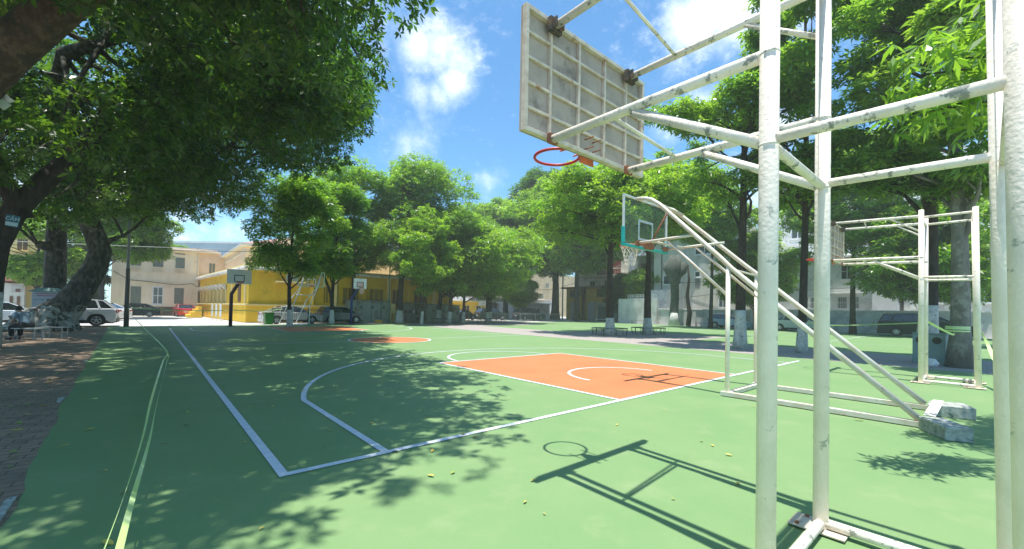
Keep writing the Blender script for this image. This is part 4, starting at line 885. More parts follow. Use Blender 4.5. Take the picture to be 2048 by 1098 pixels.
for u in (32.5,35.1,37.3): window(b, 'y', 48, u, u+1.0, 1.2, 2.1, S_dark, W_pal, .08)
done(b)
k = MB(); k.box((33.0,41.4,2.0),(34.5,41.5,2.65)); t = k.build('sign_board', W_wht, bevel=.02); tag(t, 'blank-looking white oblong sign on a post before the yellow hut', 'sign'); MB().tube([(33.75,41.5,0),(33.75,41.5,2.1)], .05, 8).build('post', M_plast, t)
# stone-faced low annex under the large tree
b = empty('stone_annex', (49,50,0), 0, 'low stone annex with a pale tin roof left of the forked large tree', 'hut')
bbox_('wall', (47,50,0), (56,54,2.7), W_yard, b); bbox_('roof', (46.6,49.4,2.7), (56.4,54.4,2.85), M_white, b, .02)
for u in (48.2,50.4,52.6): window(b, 'y', 50, u, u+.8, 1.0, 1.9, S_dark, W_wht, .08)
done(b)
# ochre garages with balcony house above
b = empty('ochre_house', (57,40,0), 0, 'ochre two storey house with two grey garage doors behind the first bench ring', 'house')
bbox_('wall', (55,37.0,0), (62,45,5.4), W_och, b); bbox_('roof_slab', (53.8,36.0,5.4), (62.5,45.3,5.65), M_wood, b)
for u0, u1 in ((41.9,43.9),(38.7,40.3)):
    fbox(MB(), 'x', 55, u0, u1, .02, 3.1, .0, .06).build('garage_door', M_gard, b); fbox(MB(), 'x', 55, u0-.12, u1+.12, 3.101, 3.25, .0, .12).build('lintel', W_och, b)
for u0, u1 in ((43.2,44.2),(41.9,42.9),(37.3,38.4)): window(b, 'x', 55, u0, u1, 4.0, 5.2, S_dark, M_wood, .08)
MB().tube([(54.6,40.9,0),(54.7,41.0,2.5),(54.6,40.9,5.3)], [.32,.26,.3], 10).build('stained_pillar', M_bark, b)
done(b)
b = empty('balcony_house', (66,40,0), 0, 'whitish upper storey with a railed balcony and red doors above the ochre garages', 'house')
bbox_('wall', (59,35,5.66), (68,45.8,13), W_wht, b); bbox_('balcony', (57,35.2,7.4), (58.99,44,7.75), W_gry, b)
rl = MB(); rl.tube([(57.05,35.2,8.7),(57.05,44,8.7)], .05, 6)
for i in range(30): rl.tube([(57.05,35.3+i*.3,7.75),(57.05,35.3+i*.3,8.7)], .025, 4)
rl.build('railing', M_white, b); fbox(MB(), 'x', 59, 36.5, 41.5, 7.76, 10.4, 0, .05).build('red_doors', mat('door_red', (.22,.04,.03)), b)
for u in (36.6,38.6,41.8): window(b, 'x', 59, u, u+1.2, 5.8, 7.0, S_dark, W_wht, .08)
done(b)
b = empty('green_garage', (53,33.8,0), 0, 'dark green roller-door garage left of the white-stained wall', 'garage')
bbox_('wall', (52.5,29.6,0), (57,36.6,2.75), mat('garage_wall', (.20,.26,.23), (.15,.2,.18), scale=1.5), b); bbox_('roof', (52,29.3,2.75), (57.4,36.9,2.95), T_grey, b)
for u0, u1 in ((33.4,36.2),(30.2,32.6)): fbox(MB(), 'x', 52.5, u0, u1, .02, 2.3, .0, .05).build('roller_door', mat('roller_green', (.03,.07,.06), (.045,.09,.075), scale=2, streak=(1,1,9)), b)
done(b)
# garden wall behind the parked cars
def wallrun(name, label, x, y0, y1, h, m_, cop=True, piers=()):
    t = empty(name, (x,(y0+y1)/2,0), 0, label, 'wall')
    bbox_('wall', (x,y0,-.05), (x+.25,y1,h), m_, t)
    if cop: bbox_('coping', (x-.1,y0,h), (x+.35,y1,h+.12), W_wht, t, .02)
    for u in piers: bbox_('pier', (x-.08,u-.22,-.05), (x-.002,u+.22,h), m_, t)
    done(t); return t
wallrun('boundary_wall', 'tall white-stained wall topped with white trellis right of the green garage', 48, 23.6, 29.4, 3.3, W_yard, False, (23.9,29.1))
tr = MB()
for z in (3.34,3.56,3.80): tr.box((48.02,23.7,z),(48.10,27.9,z+.045))
for i in range(12): y = 23.7+i*.38; tr.add([(48.03,y,3.30),(48.09,y,3.30),(48.09,y+.05,3.30),(48.03,y+.05,3.30),(48.12,y+.1,3.86),(48.18,y+.1,3.86),(48.18,y+.15,3.86),(48.12,y+.15,3.86)], [(0,1,5,4),(1,2,6,5),(2,3,7,6),(3,0,4,7),(4,5,6,7)])
tag(tr.build('trellis', M_white), 'white wooden trellis standing on the tall stained wall', 'trellis')
wallrun('boundary_wall', 'low stained wall with a white coping behind the pollarded stump', 48.3, 12.9, 23.55, 1.9, W_yard, True, (20.0,18.9,15.0,13.6))
wallrun('boundary_wall', 'pale grey panelled wall with coping behind the sage sedan and the dark estate car', 48.3, -14, 12.85, 1.95, W_lgry, True, (11.5,8.4,5.2,2.2,-1.2,-4.6,-8,-11))
# grey stucco house
b = empty('grey_stucco_house', (55,20,0), 0, 'weathered grey stucco house with small white windows behind the pollarded stump', 'house')
bbox_('wall', (52,14.2,0), (60,26.4,11.5), W_gry, b); bbox_('roof', (51.6,13.9,11.5), (60.4,26.7,11.75), W_gry, b)
for u0, u1, z0, z1 in ((22.4,25.0,5.3,6.6),(23.2,24.0,2.2,3.6),(16.6,17.7,2.25,3.6)): window(b, 'x', 52, u0, u1, z0, z1, S_gl, M_white, .12, (1,0))
window(b, 'x', 52, 19.9, 20.7, 6.1, 6.95, S_gl, M_white, .12, (0,0)); fbox(MB(), 'x', 52, 20.0, 20.6, 4.7, 6.0, 0, .02).build('stain_panel', mat('panel_grey', (.24,.25,.25)), b)
window(b, 'x', 52, 17.0, 20.7, 9.0, 10.4, S_gl, M_white, .12, (2,0))
MB().tube([(51.9,22.0,0),(51.9,22.0,11)], .07, 6).build('downpipe', W_gry, b); MB().tube([(51.9,25.2,0),(51.9,25.2,11)], .06, 6).build('downpipe', M_plast, b)
bbox_('annex', (51.0,23.9,0), (51.99,26.4,4.6), W_wht, b)
done(b)
b = empty('blue_white_house', (58,29,0), 0, 'pale blue-white upper house left of the grey stucco house', 'house')
bbox_('wall', (57.5,26.8,0), (66,33,10.5), mat('wall_bluewhite', (.50,.58,.62), (.45,.52,.56), scale=1.2), b)
for z in (3.5,5.0,6.5,8.0): bbox_('shutter_band', (57.44,27.2,z), (57.49,29.2,z+.7), W_lgry, b)
window(b, 'x', 57.5, 30.6, 31.8, 7.0, 9.2, S_gl, M_wood, .1); done(b)
# white houses on the right
b = empty('white_house', (56,6,0), 0, 'light grey two storey house with four grilled white windows behind the right-hand cars', 'house')
bbox_('wall', (52,1.4,0), (60,13.6,7.4), W_lgry, b); bbox_('roof', (51.5,1.2,7.4), (60.4,13.8,7.6), W_wht, b, .02)
for u0, u1 in ((5.15,6.05),(4.2,5.1),(8.4,9.3),(7.4,8.35)): window(b, 'x', 52, u0, u1, 2.2, 3.5, S_gl, M_white, .09, (0,0), bars=5, sill=False)
window(b, 'x', 52, 4.7, 5.75, 5.2, 6.85, S_dark, W_lgry, .08, (1,1)); window(b, 'x', 52, 9.4, 10.5, 5.2, 6.85, S_dark, W_lgry, .08, (1,1))
bbox_('canopy', (51.3,3.9,3.75), (51.99,6.5,3.87), W_wht, b, .02); bbox_('porch_block', (51.2,1.4,1.9), (51.99,3.2,3.5), W_lgry, b); done(b)
for i, z in enumerate((6.1, 4.8)):
    t = empty('air_conditioner', (51.7,3.65,z), 0, ('upper','lower')[i]+' white air conditioner on the light grey two storey house', 'air conditioner', 'air conditioners on the light grey house')
    MB().box((-.28,-.42,0),(.28,.42,.66)).build('casing', M_white, t, bevel=.03); MB().lathe([(0,-.30),(.24,-.30),(.24,-.281)], (0,.05,.33), 'x', 18).build('fan', M_plast, t)
b = empty('apartment_block', (66,6,0), 0, 'tall white apartment block with bay windows rising behind the right-hand trees', 'building')
bbox_('wall', (61,-8,0), (75,14,19), W_wht, b)
for z in (4,7.2,10.4,13.6,16.8): bbox_('storey_band', (60.85,-8,z), (60.995,14,z+.2), W_lgry, b)
for z in (8,11.2,14.4):
    for u in (-7,-4,-1,2,5,8,11): window(b, 'x', 61, u, u+1.5, z, z+1.7, S_gl, W_lgry, .12)
bbox_('balcony', (60,-2.5,9.9), (60.99,3.5,11), W_wht, b); done(b)
b = empty('terrace_house', (57,-6,0), 0, 'pale house behind the wall at the right end of the row', 'house')
bbox_('wall', (52.3,-14,0), (60,1.1,6.2), W_wht, b); bbox_('roof', (51.9,-14.2,6.2), (60.3,1.2,6.4), W_gry, b)
for u in (-11,-8,-5,-2): window(b, 'x', 52.3, u, u+1.2, 2.8, 4.2, S_dark, M_white, .1)
done(b)
# far left pale-yellow villa
b = empty('pale_yellow_villa', (-11,58,0), 0, 'pale yellow villa with maroon tiled awnings at the far left', 'house')
bbox_('wall', (-11.5,57,0), (-8.45,66,9.2), W_pal, b); bbox_('white_wall', (-14,57.1,0), (-11.51,66,10.5), W_wht, b)
bbox_('portico', (-11.4,56.2,0), (-10.0,56.99,3.1), W_wht, b)
rf = MB(); rf.add([(-11.5,55.6,3.3),(-8.2,55.6,3.3),(-8.45,56.98,3.95),(-11.5,56.98,3.95),(-11.5,55.6,3.2),(-8.2,55.6,3.2),(-8.45,56.98,3.2),(-11.5,56.98,3.2)], [(0,1,2,3),(7,6,5,4),(0,4,5,1),(1,5,6,2),(2,6,7,3),(3,7,4,0)]); rf.build('awning', T_roof, b)
rf = MB(); rf.add([(-9.9,56.3,5.7),(-8.6,56.3,5.7),(-8.7,56.98,6.15),(-9.9,56.98,6.15),(-9.9,56.3,5.62),(-8.6,56.3,5.62),(-8.7,56.98,5.62),(-9.9,56.98,5.62)], [(0,1,2,3),(7,6,5,4),(0,4,5,1),(1,5,6,2),(2,6,7,3),(3,7,4,0)]); rf.build('awning', T_roof, b)
window(b, 'y', 57, -10.75, -10.0, 3.9, 5.6, S_dark, W_pal, .07); window(b, 'y', 57, -10.75, -9.95, 6.3, 7.5, S_brown, W_pal, .07)
bbox_('door', (-10.9,56.14,.05), (-10.7,56.199,1.9), S_brown, b); bbox_('door', (-10.45,56.14,.05), (-10.25,56.199,1.9), S_brown, b)
bbox_('doorway', (-9.6,56.94,.05), (-9.0,56.99,2.3), S_dark, b); bbox_('niche', (-9.75,56.96,4.3), (-9.3,56.995,5.4), S_dark, b)
bbox_('picture_panel', (-10.85,56.15,2.25), (-10.15,56.198,2.95), W_lgry, b); bbox_('picture', (-10.55,56.12,2.3), (-10.25,56.149,2.6), S_brown, b)
done(b)

# ------------------------------------------------------------------ fences and railings
M_iron = mat('iron_railing', (.07,.065,.05), (.12,.10,.07), scale=6, rough=.7)
def railing(name, label, p0, p1, h, step, m_, post=2.5, r_=.012, top=.02):
    p0, p1 = Vector((*p0,0)), Vector((*p1,0)); Ln = (p1-p0).length; d = (p1-p0)/Ln
    t = empty(name, p0, 0, label, 'fence')
    mb = MB()
    for z in (.12, h-.12, h): mb.tube([Vector((0,0,z)), d*Ln+Vector((0,0,z))], top, 6)
    n = int(Ln/step)
    for i in range(n+1): q = d*(Ln*i/n); mb.tube([q+Vector((0,0,.1)), q+Vector((0,0,h))], r_, 4)
    mb.build('rails', m_, t)
    k = max(1, round(Ln/post))
    for i in range(k+1): q = d*(Ln*i/k); MB().tube([q, q+Vector((0,0,h+.06))], top*1.5, 8).build('post', m_, t)
    return t
railing('iron_fence', 'dark iron bar fence between the silver sedan and the white lattice hoop', (6.3,32.45), (11.6,32.7), 1.25, .16, M_iron)
railing('iron_fence', 'pale low bar fence in front of the dark cars beyond the far benches', (26.5,38.6), (46.5,38.2), 1.05, .28, mat('fence_pale', (.32,.38,.32), (.26,.31,.27)), 3.0)
railing('iron_fence', 'short golden bar gate beside the right green shed', (26.2,37.0), (28.2,37.0), 1.6, .2, mat('gate_brass', (.40,.26,.08), (.3,.2,.07)), 2.0)

# ------------------------------------------------------------------ benches
M_slat = mat('bench_slat', (.13,.14,.10), (.09,.10,.07), scale=8, rough=.75)
M_steel = mat('bench_steel', (.45,.46,.44), (.35,.36,.34), scale=6, rough=.45, metal=.3)
def ringbench(x, y, label, r1=1.22, r0_=.86, h=.45, rot=.2):
    t = empty('ring_bench', (x,y,.004), rot, label, 'bench', 'slatted benches built round tree trunks')
    N_ = 8
    for i in range(N_):
        a0, a1 = 2*math.pi*i/N_, 2*math.pi*(i+1)/N_
        sl_ = MB()
        for k in range(4):
            ra = r0_+(r1-r0_)*k/4; rb_ = ra+(r1-r0_)/4-.018
            e = .006
            sl_.prism([(ra*math.cos(a0+e),ra*math.sin(a0+e)),(rb_*math.cos(a0+e),rb_*math.sin(a0+e)),(rb_*math.cos(a1-e),rb_*math.sin(a1-e)),(ra*math.cos(a1-e),ra*math.sin(a1-e))], h-.035, h)
        sl_.build('seat', M_slat, t)
        for rr_, s_ in ((r1-.04,.06),(r0_+.03,-.02)):
            MB().tube([(( rr_-s_)*math.cos(a0),(rr_-s_)*math.sin(a0),0),(rr_*math.cos(a0),rr_*math.sin(a0),h-.036)], .018, 6).build('leg', M_slat, t)
    return t
ringbench(21.35, 11.83, 'left of the two near slatted ring benches, round the tree below the nearest ring')
ringbench(25.17, 11.38, 'right one of the two near slatted ring benches, round the tree below the glass board')
ringbench(21.6, 31.2, 'left far slatted ring bench in front of the right green shed', 1.65, .95, .5)
ringbench(27.6, 32.6, 'right far slatted ring bench in front of the dark cars', 1.65, .95, .5)
def bench(x, y, rz, Ln, label, h=.45, m_=None, wd=.36, grp=None):
    m_ = m_ or M_steel; t = empty('bench', (x,y,0), rz, label, 'bench', grp)
    MB().box((-Ln/2,-wd/2,h-.04),(Ln/2,wd/2,h)).build('seat', m_, t, bevel=.006)
    for a in (-1, 1):
        for b_ in (-1, 1): MB().tube([(a*(Ln/2-.1),b_*(wd/2-.05),0),(a*(Ln/2-.1),b_*(wd/2-.05),h-.041)], .02, 8).build('leg', m_, t)
        MB().tube([(a*(Ln/2-.1),-wd/2+.05,.15),(a*(Ln/2-.1),wd/2-.05,.15)], .014, 6).build('stretcher', m_, t)
    return t
bench(-4.45, 19.95, R(-41), 1.15, 'steel bench the seated person sits on', grp=None)
bench(-3.75, 20.6, R(-30), .8, 'empty steel stool-bench between the seated person and the great tree roots')
bench(-5.6, 22.4, R(-30), 1.6, 'low steel bench behind the seated person at the left edge')
bench(47.0, 31.5, R(90), 2.0, 'long pale bench in front of the ochre garages', m_=W_lgry)
bench(46.7, 25.2, R(90), 2.6, 'brownish bench at the foot of the trellis-topped wall', m_=M_wood)
bench(45.9, 16.6, R(90), 2.2, 'brownish bench left of the blue hatchback', m_=M_wood)

# ------------------------------------------------------------------ cars
def wheel(t, x, y, r_, wd=.2):
    s = 1 if y > 0 else -1
    wv = MB().lathe([(r_*.62,-wd/2),(r_*.93,-wd/2),(r_,-wd/2+.03),(r_,wd/2-.03),(r_*.93,wd/2),(r_*.62,wd/2)], (x,y,r_), 'y', 24, True).build('wheel', M_tyre, t, smooth=False)
    rm = MB(); rm.lathe([(0,0),(r_*.2,0),(r_*.2,.02),(0,.02)], (x,y+s*(wd/2-.03),r_), 'y', 12)
    rm.lathe([(r_*.56,-.01),(r_*.66,-.01),(r_*.66,.02),(r_*.56,.02)], (x,y+s*(wd/2-.02),r_), 'y', 24, True)
    for i in range(5):
        a = 2*math.pi*i/5+.3; c_, s_ = math.cos(a), math.sin(a); p = [(r_*.12,-.035),(r_*.6,-.03),(r_*.6,.03),(r_*.12,.035)]
        y0 = y+s*(wd/2-.035); y1 = y+s*(wd/2-.012)
        v = [(x+a_*c_-b_*s_, y0, r_+a_*s_+b_*c_) for a_, b_ in p]+[(x+a_*c_-b_*s_, y1, r_+a_*s_+b_*c_) for a_, b_ in p]
        rm.add(v, [(0,1,2,3),(7,6,5,4),(0,4,5,1),(1,5,6,2),(2,6,7,3),(3,7,4,0)])
    rm.build('rim', M_rim, wv)
    MB().lathe([(0,0),(r_*.6,0),(r_*.6,.01),(0,.01)], (x,y+s*(wd/2-.12),r_), 'y', 18).build('brake_disc', M_plast, wv)
def car(kind, x, y, rz, colr, label, Ln=4.5, Wd=1.78, Ht=1.46, name='parked_car', cat='car', group='parked cars'):
    t = empty(name, (x,y,.01), rz, label, cat, group)
    mp_ = mat('car_paint_%s' % str(colr).strip('()').replace(', ','_').replace('.',''), colr, tuple(c*.92 for c in colr), scale=2, rough=.22, spec=.6)
    if max(colr) < .12: mp_.node_tree.nodes['Principled BSDF'].inputs['Specular IOR Level'].default_value = .25; mp_.node_tree.nodes['Principled BSDF'].inputs['Roughness'].default_value = .3
    mp_.node_tree.nodes['Principled BSDF'].inputs['Coat Weight'].default_value = .6 if max(colr) > .2 else 0.0
    r_ = .325 if kind != 'suv' else .36; L2 = Ln/2; wb = Ln*.295
    if kind == 'sedan':
        top = [(-1,.56),(-.97,.66),(-.70,.68),(.42,.655),(.80,.56),(.96,.47),(1,.36)]; cab = [(-.80,.665),(-.40,.965),(-.02,1.0),(.14,.975),(.50,.645)]
    elif kind == 'hatch':
        top = [(-1,.5),(-.97,.64),(-.9,.67),(.50,.64),(.84,.54),(.97,.44),(1,.34)]; cab = [(-.93,.665),(-.76,.96),(-.3,1.0),(.10,.975),(.58,.63)]
    elif kind == 'suv':
        top = [(-1,.45),(-.985,.60),(-.95,.66),(.46,.63),(.84,.56),(.97,.48),(1,.36)]; cab = [(-.93,.655),(-.70,.955),(-.25,1.0),(.10,.98),(.50,.625)]
    else:
        top = [(-1,.5),(-.985,.62),(-.96,.66),(.44,.63),(.82,.55),(.97,.46),(1,.34)]; cab = [(-.96,.655),(-.86,.95),(-.3,1.0),(.12,.97),(.52,.625)]
    zb = .17 if kind != 'suv' else .22
    ra = r_+.06
    pb = [(x_*L2, z_*Ht) for x_, z_ in top]+[(L2*.985,zb+.05),(L2*.9,zb)]
    def arch(cx_): return [(cx_+ra*math.cos(a), max(zb, r_+ra*math.sin(a))) for a in [R(v) for v in range(0, 181, 20)]]
    pb += arch(wb)+arch(-wb)+[(-L2*.9,zb),(-L2*.985,zb+.06)]
    hw = Wd/2; n = len(pb); mb = MB(); vs = []
    ys = [(-hw,.0),(-hw+.03,.0),(hw-.03,.0),(hw,.0)]
    for yy, ins in ((-hw,.035),(-hw+.09,0),(hw-.09,0),(hw,.035)):
        for px_, pz in pb:
            k_ = 1-ins*.6 if abs(px_) > L2*.9 else 1; vs.append((px_*k_, yy, pz-(ins if pz > .45*Ht else 0)))
    fs = [tuple(range(n))[::-1], tuple(range(3*n,4*n))]
    for j in range(3):
        for i in range(n): fs.append((j*n+i, j*n+(i+1)%n, (j+1)*n+(i+1)%n, (j+1)*n+i))
    mb.add(vs, fs); body = mb.build('body', mp_, t, bevel=.02)
    # dark underbody
    MB().box((-L2*.92,-hw+.16,.16),(L2*.92,hw-.16,.45*Ht)).build('underbody', M_plast, t)
    # glasshouse
    tw = .80; vs = []; m_ = len(cab)
    zb_ = min(c[1] for c in cab)*Ht; zt_ = Ht
    for s in (-1, 1):
        for x_, z_ in cab:
            f = (z_*Ht-zb_)/(zt_-zb_); vs.append((x_*L2, s*(hw-.05)*(1-(1-tw)*f), z_*Ht-.012))
    fs = [tuple(range(m_)), tuple(range(2*m_-1, m_-1, -1))]+[(i, m_+i, m_+(i+1)%m_, (i+1)%m_) for i in range(m_)]
    g_ = MB().add(vs, fs).build('windows', M_cglass, t)
    # roof skin
    vs = []; rf = cab[1:4]
    def yw(z_, e=.012): f = (z_*Ht-zb_)/(zt_-zb_); return (hw-.05)*(1-(1-tw)*f)+e
    sect = [(rf[0][0]-.015, rf[0][1]), rf[1], (rf[2][0]+.01, rf[2][1])]
    for x_, z_ in sect:
        for s, dz in ((-1,-.055),(-1,-.015),(-.8,.008),(.8,.008),(1,-.015),(1,-.055)): vs.append((x_*L2, s*(yw(z_)), z_*Ht+dz))
    fs = [(a*6+i, a*6+i+1, (a+1)*6+i+1, (a+1)*6+i) for a in range(2) for i in range(5)]
    MB().add(vs, fs).build('roof', mp_, t)
    pl = MB()
    def side(x_, z_, s, e=.008): return (x_*L2, s*yw(z_, e), z_*Ht-.01)
    def lerp2(a, b, f): return (a[0]+(b[0]-a[0])*f, a[1]+(b[1]-a[1])*f)
    for s in (-1, 1):
        pl.tube([side(*cab[0], s), side(*cab[1], s)], .035, 6); pl.tube([side(*cab[3], s), side(*cab[4], s)], .028, 6)
        xm = -.12; pl.tube([side(xm, .66, s), side(xm, .975, s)], .028, 6)
        if kind in ('sedan','suv','estate'): xm = cab[0][0]*.45+cab[1][0]*.30; pl.tube([side(xm-.02, .665, s), side(xm+.06, .95, s)], .035 if kind != 'suv' else .06, 6)
    pl.build('pillars', mp_, t)
    for sx in (-1, 1):
        for sy in (-1, 1): wheel(t, sx*wb, sy*(hw-.10), r_)
    for sy in (-1, 1):
        MB().box((-L2*1.0-.004,sy*(hw-.05),.50*Ht),(-L2*.93,sy*(hw-.42),.60*Ht)).build('tail_light', M_lampr, t, bevel=.02)
        k = MB(); k.box((-L2*.93,sy*(hw-.035),.51*Ht),(-L2*.84,sy*(hw-.10),.59*Ht)); k.build('tail_light', M_lampr, t, bevel=.01)
        MB().box((L2*.90,sy*(hw-.06),.40*Ht),(L2*.985,sy*(hw-.45),.48*Ht)).build('headlight', M_lampw, t, bevel=.02)
        MB().box((.30*L2,sy*(hw-.0),.62*Ht),(.36*L2,sy*(hw+.16),.70*Ht)).build('mirror', mp_, t, bevel=.02)
        MB().box((-L2*.0-.12,sy*(hw-.003),.52*Ht),(-L2*.0+.08,sy*(hw+.018),.54*Ht)).build('door_handle', mp_, t, bevel=.005)
        MB().box((-L2*.46-.1,sy*(hw-.003),.53*Ht),(-L2*.46+.08,sy*(hw+.018),.55*Ht)).build('door_handle', mp_, t, bevel=.005)
    MB().box((-L2-.012,-.24,.33*Ht),(-L2-.002,.24,.41*Ht)).build('number_plate', M_plate, t)
    MB().box((L2-.05,-.26,.22*Ht),(L2+.004,.26,.30*Ht)).build('number_plate', M_plate, t)
    MB().box((-L2*1.01,-hw+.1,zb-.01),(-L2*.9,hw-.1,.30*Ht)).build('rear_bumper', M_plast if kind in ('suv','estate') else mp_, t, bevel=.03)
    MB().box((L2*.9,-hw+.1,zb-.01),(L2*1.005,hw-.1,.27*Ht)).build('front_bumper', M_plast if kind == 'suv' else mp_, t, bevel=.03)
    if kind == 'suv':
        for sy in (-1, 1): MB().box((-wb+ra,sy*(hw-.03),zb-.02),(wb-ra,sy*(hw+.012),zb+.16)).build('sill_cladding', M_plast, t, bevel=.01)
    return t
car('suv', -4.65, 32.8, R(178), (.55,.57,.60), 'silver sport utility car half hidden by the leaning great tree, its tail to the right', 4.4, 1.82, 1.66)
car('sedan', -4.4, 45.0, R(150), (.70,.71,.72), 'white car beyond the silver sport utility car, only its tail showing')
car('sedan', -2.2, 56.0, R(176), (.02,.03,.03), 'dark green-black car parked behind the lamp pole')
car('hatch', 2.15, 59.3, R(95), (.50,.015,.02), 'small red car seen from behind before the cream building', 3.9, 1.66, 1.42)
car('hatch', -7.6, 34.6, R(12), (.62,.68,.72), 'pale bluish-white car nosing out left of the great tree roots', 3.9, 1.68, 1.40)
car('sedan', 8.1, 34.3, R(4), (.42,.43,.44), 'silver sedan parked behind the iron bar fence at the yellow wing', 4.6, 1.78, 1.45)
car('hatch', 12.2, 34.6, R(3), (.10,.14,.15), 'dark teal hatchback left of the left green shed', 3.9, 1.68, 1.5)
car('suv', 36.0, 42.5, R(-8), (.03,.05,.045), 'black-green sport utility car behind the pale low fence, left of the grey one', 4.6, 1.85, 1.75)
car('suv', 41.9, 40.8, R(-8), (.045,.055,.06), 'grey sport utility car at the right end of the pale low fence', 4.9, 1.85, 1.85)
car('sedan', 30.4, 41.6, R(20), (.02,.03,.05), 'dark sedan beside the white oblong sign', 4.4, 1.76, 1.42)
car('hatch', 44.8, 13.6, R(-92), (.22,.36,.44), 'blue hatchback parked left of the tall airy tree', 3.9, 1.68, 1.52)
car('sedan', 44.8, 7.3, R(-90), (.38,.46,.42), 'sage grey sedan parked before the panelled wall', 5.2, 1.78, 1.55)
car('estate', 44.6, -.9, R(-89), (.012,.03,.028), 'dark green-black estate car parked along the panelled wall', 5.5, 1.84, 1.82)
car('sedan', 45.5, -7.9, R(90), (.70,.72,.74), 'white car at the right end of the parked row, front facing the dark estate car', 4.6, 1.78, 1.45)

# motorbikes
def bike(x, y, rz, colr, label):
    t = empty('motorbike', (x,y,.01), rz, label, 'motorbike')
    for sx in (-.6, .6):
        wv = MB().lathe([(.23,-.04),(.28,-.045),(.28,.045),(.23,.04)], (sx,0,.28), 'y', 18, True).build('wheel', M_tyre, t)
        MB().lathe([(0,-.01),(.225,-.01),(.225,.01),(0,.01)], (sx,0,.28), 'y', 12).build('rim', M_rim, wv)
    mc = mat('bike_paint', colr, tuple(c*.8 for c in colr), rough=.3)
    MB().tube([(.6,0,.28),(.42,0,.75),(.36,0,1.0)], .04, 8).build('fork', M_plast, t)
    MB().tube([(.36,-.3,1.03),(.40,0,.98),(.36,.3,1.03)], .02, 6).build('handlebar', M_plast, t)
    MB().box((-.62,-.12,.66),(.15,.12,.78)).build('seat', M_black, t, bevel=.04)
    MB().tube([(-.7,0,.62),(-.2,0,.5),(.15,0,.42),(.38,0,.78)], [.09,.14,.12,.08], 8).build('body', mc, t, smooth=True)
    MB().box((.40,-.10,.84),(.50,.10,.98)).build('headlight', M_lampw, t, bevel=.03)
bike(4.1, 58.2, R(70), (.05,.05,.06), 'black motorbike parked right of the red car')
bike(-.9, 59.0, R(20), (.03,.03,.03), 'dark motorbike parked right of the dark green-black car')
bike(29.0, 39.9, R(10), (.25,.10,.04), 'brown motorbike by the pale low fence near the far right bench')
bike(-8.8, 53.5, R(60), (.04,.08,.20), 'blue motorbike in front of the pale yellow villa')

# ------------------------------------------------------------------ seated person
def skin_obj(name, verts, edges, radii, m_, par, root=0, sub=2):
    me = bpy.data.meshes.new(name); me.from_pydata(verts, edges, []); o = bpy.data.objects.new(name, me); col.objects.link(o)
    me.materials.append(m_); o.parent = par
    sk = o.modifiers.new('skin', 'SKIN'); 
    if not me.skin_vertices: 
        bpy.context.view_layer.objects.active = o
    for i, r in enumerate(radii):
        v = me.skin_vertices[0].data[i]; v.radius = (r, r) if not isinstance(r, tuple) else r
        v.use_root = (i == root)
    sk.use_smooth_shade = True
    sb = o.modifiers.new('sub', 'SUBSURF'); sb.levels = sub; sb.render_levels = sub
    return o
M_skin = mat('skin', (.42,.25,.17), (.38,.22,.15), rough=.55); M_hair = mat('hair_black', (.012,.011,.012), (.02,.018,.018), scale=20, rough=.5)
M_shirt = mat('shirt_greyblue', (.16,.24,.30), (.12,.19,.25), scale=6, rough=.9); M_trs = mat('trousers_dark', (.015,.018,.022), (.025,.028,.03), scale=6, rough=.9)
M_shoe = mat('shoe_dark', (.02,.02,.02), (.04,.04,.04), rough=.6)
pe = empty('person', (-4.45,19.95,0), R(135), 'person in a grey-blue shirt and dark trousers sitting bent forward on the steel bench', 'person')
# local: +x is where the person faces
hipz = .53
V = [(0,0,hipz),(.04,0,.68),(.12,0,.86),(.21,0,.99),(.29,0,1.04),(.34,0,1.10),(.375,0,1.17),  # 0 pelvis..6 head
     (.18,.17,.99),(.22,.22,.78),(.37,.17,.66),(.45,.12,.62),(.18,-.17,.99),(.22,-.22,.78),(.37,-.17,.66),(.45,-.12,.62),  # arms 7-14
     (.02,.10,hipz),(.43,.15,.52),(.40,.15,.11),(.50,.15,.05),(.02,-.10,hipz),(.43,-.15,.52),(.46,-.15,.11),(.56,-.15,.05),(.40,0,1.13)]
E_ = [(0,1),(1,2),(2,3),(3,4),(4,5),(5,6),(3,7),(7,8),(8,9),(9,10),(3,11),(11,12),(12,13),(13,14),(0,15),(15,16),(16,17),(17,18),(0,19),(19,20),(20,21),(21,22)]
V = V[:23]
rad = [(.13,.12),(.125,.11),(.14,.11),(.13,.10),.055,.085,.085,.062,.048,.038,.034,.062,.048,.038,.034,.095,.068,.045,.035,.095,.068,.045,.035]
skin_obj('body', V, E_, rad, M_skin, pe)
def sub_skin(name, ids, edges, grow, m_):
    mp2 = {i: k for k, i in enumerate(ids)}
    rr_ = [tuple(q+grow for q in rad[i]) if isinstance(rad[i], tuple) else rad[i]+grow for i in ids]
    return skin_obj(name, [V[i] for i in ids], [(mp2[a], mp2[b]) for a, b in edges], rr_, m_, pe)
sub_skin('shirt', [0,1,2,3,7,8,11,12], [(0,1),(1,2),(2,3),(3,7),(7,8),(3,11),(11,12)], .022, M_shirt)
sub_skin('trousers', [0,15,16,17,19,20,21], [(0,15),(15,16),(16,17),(0,19),(19,20),(20,21)], .024, M_trs)
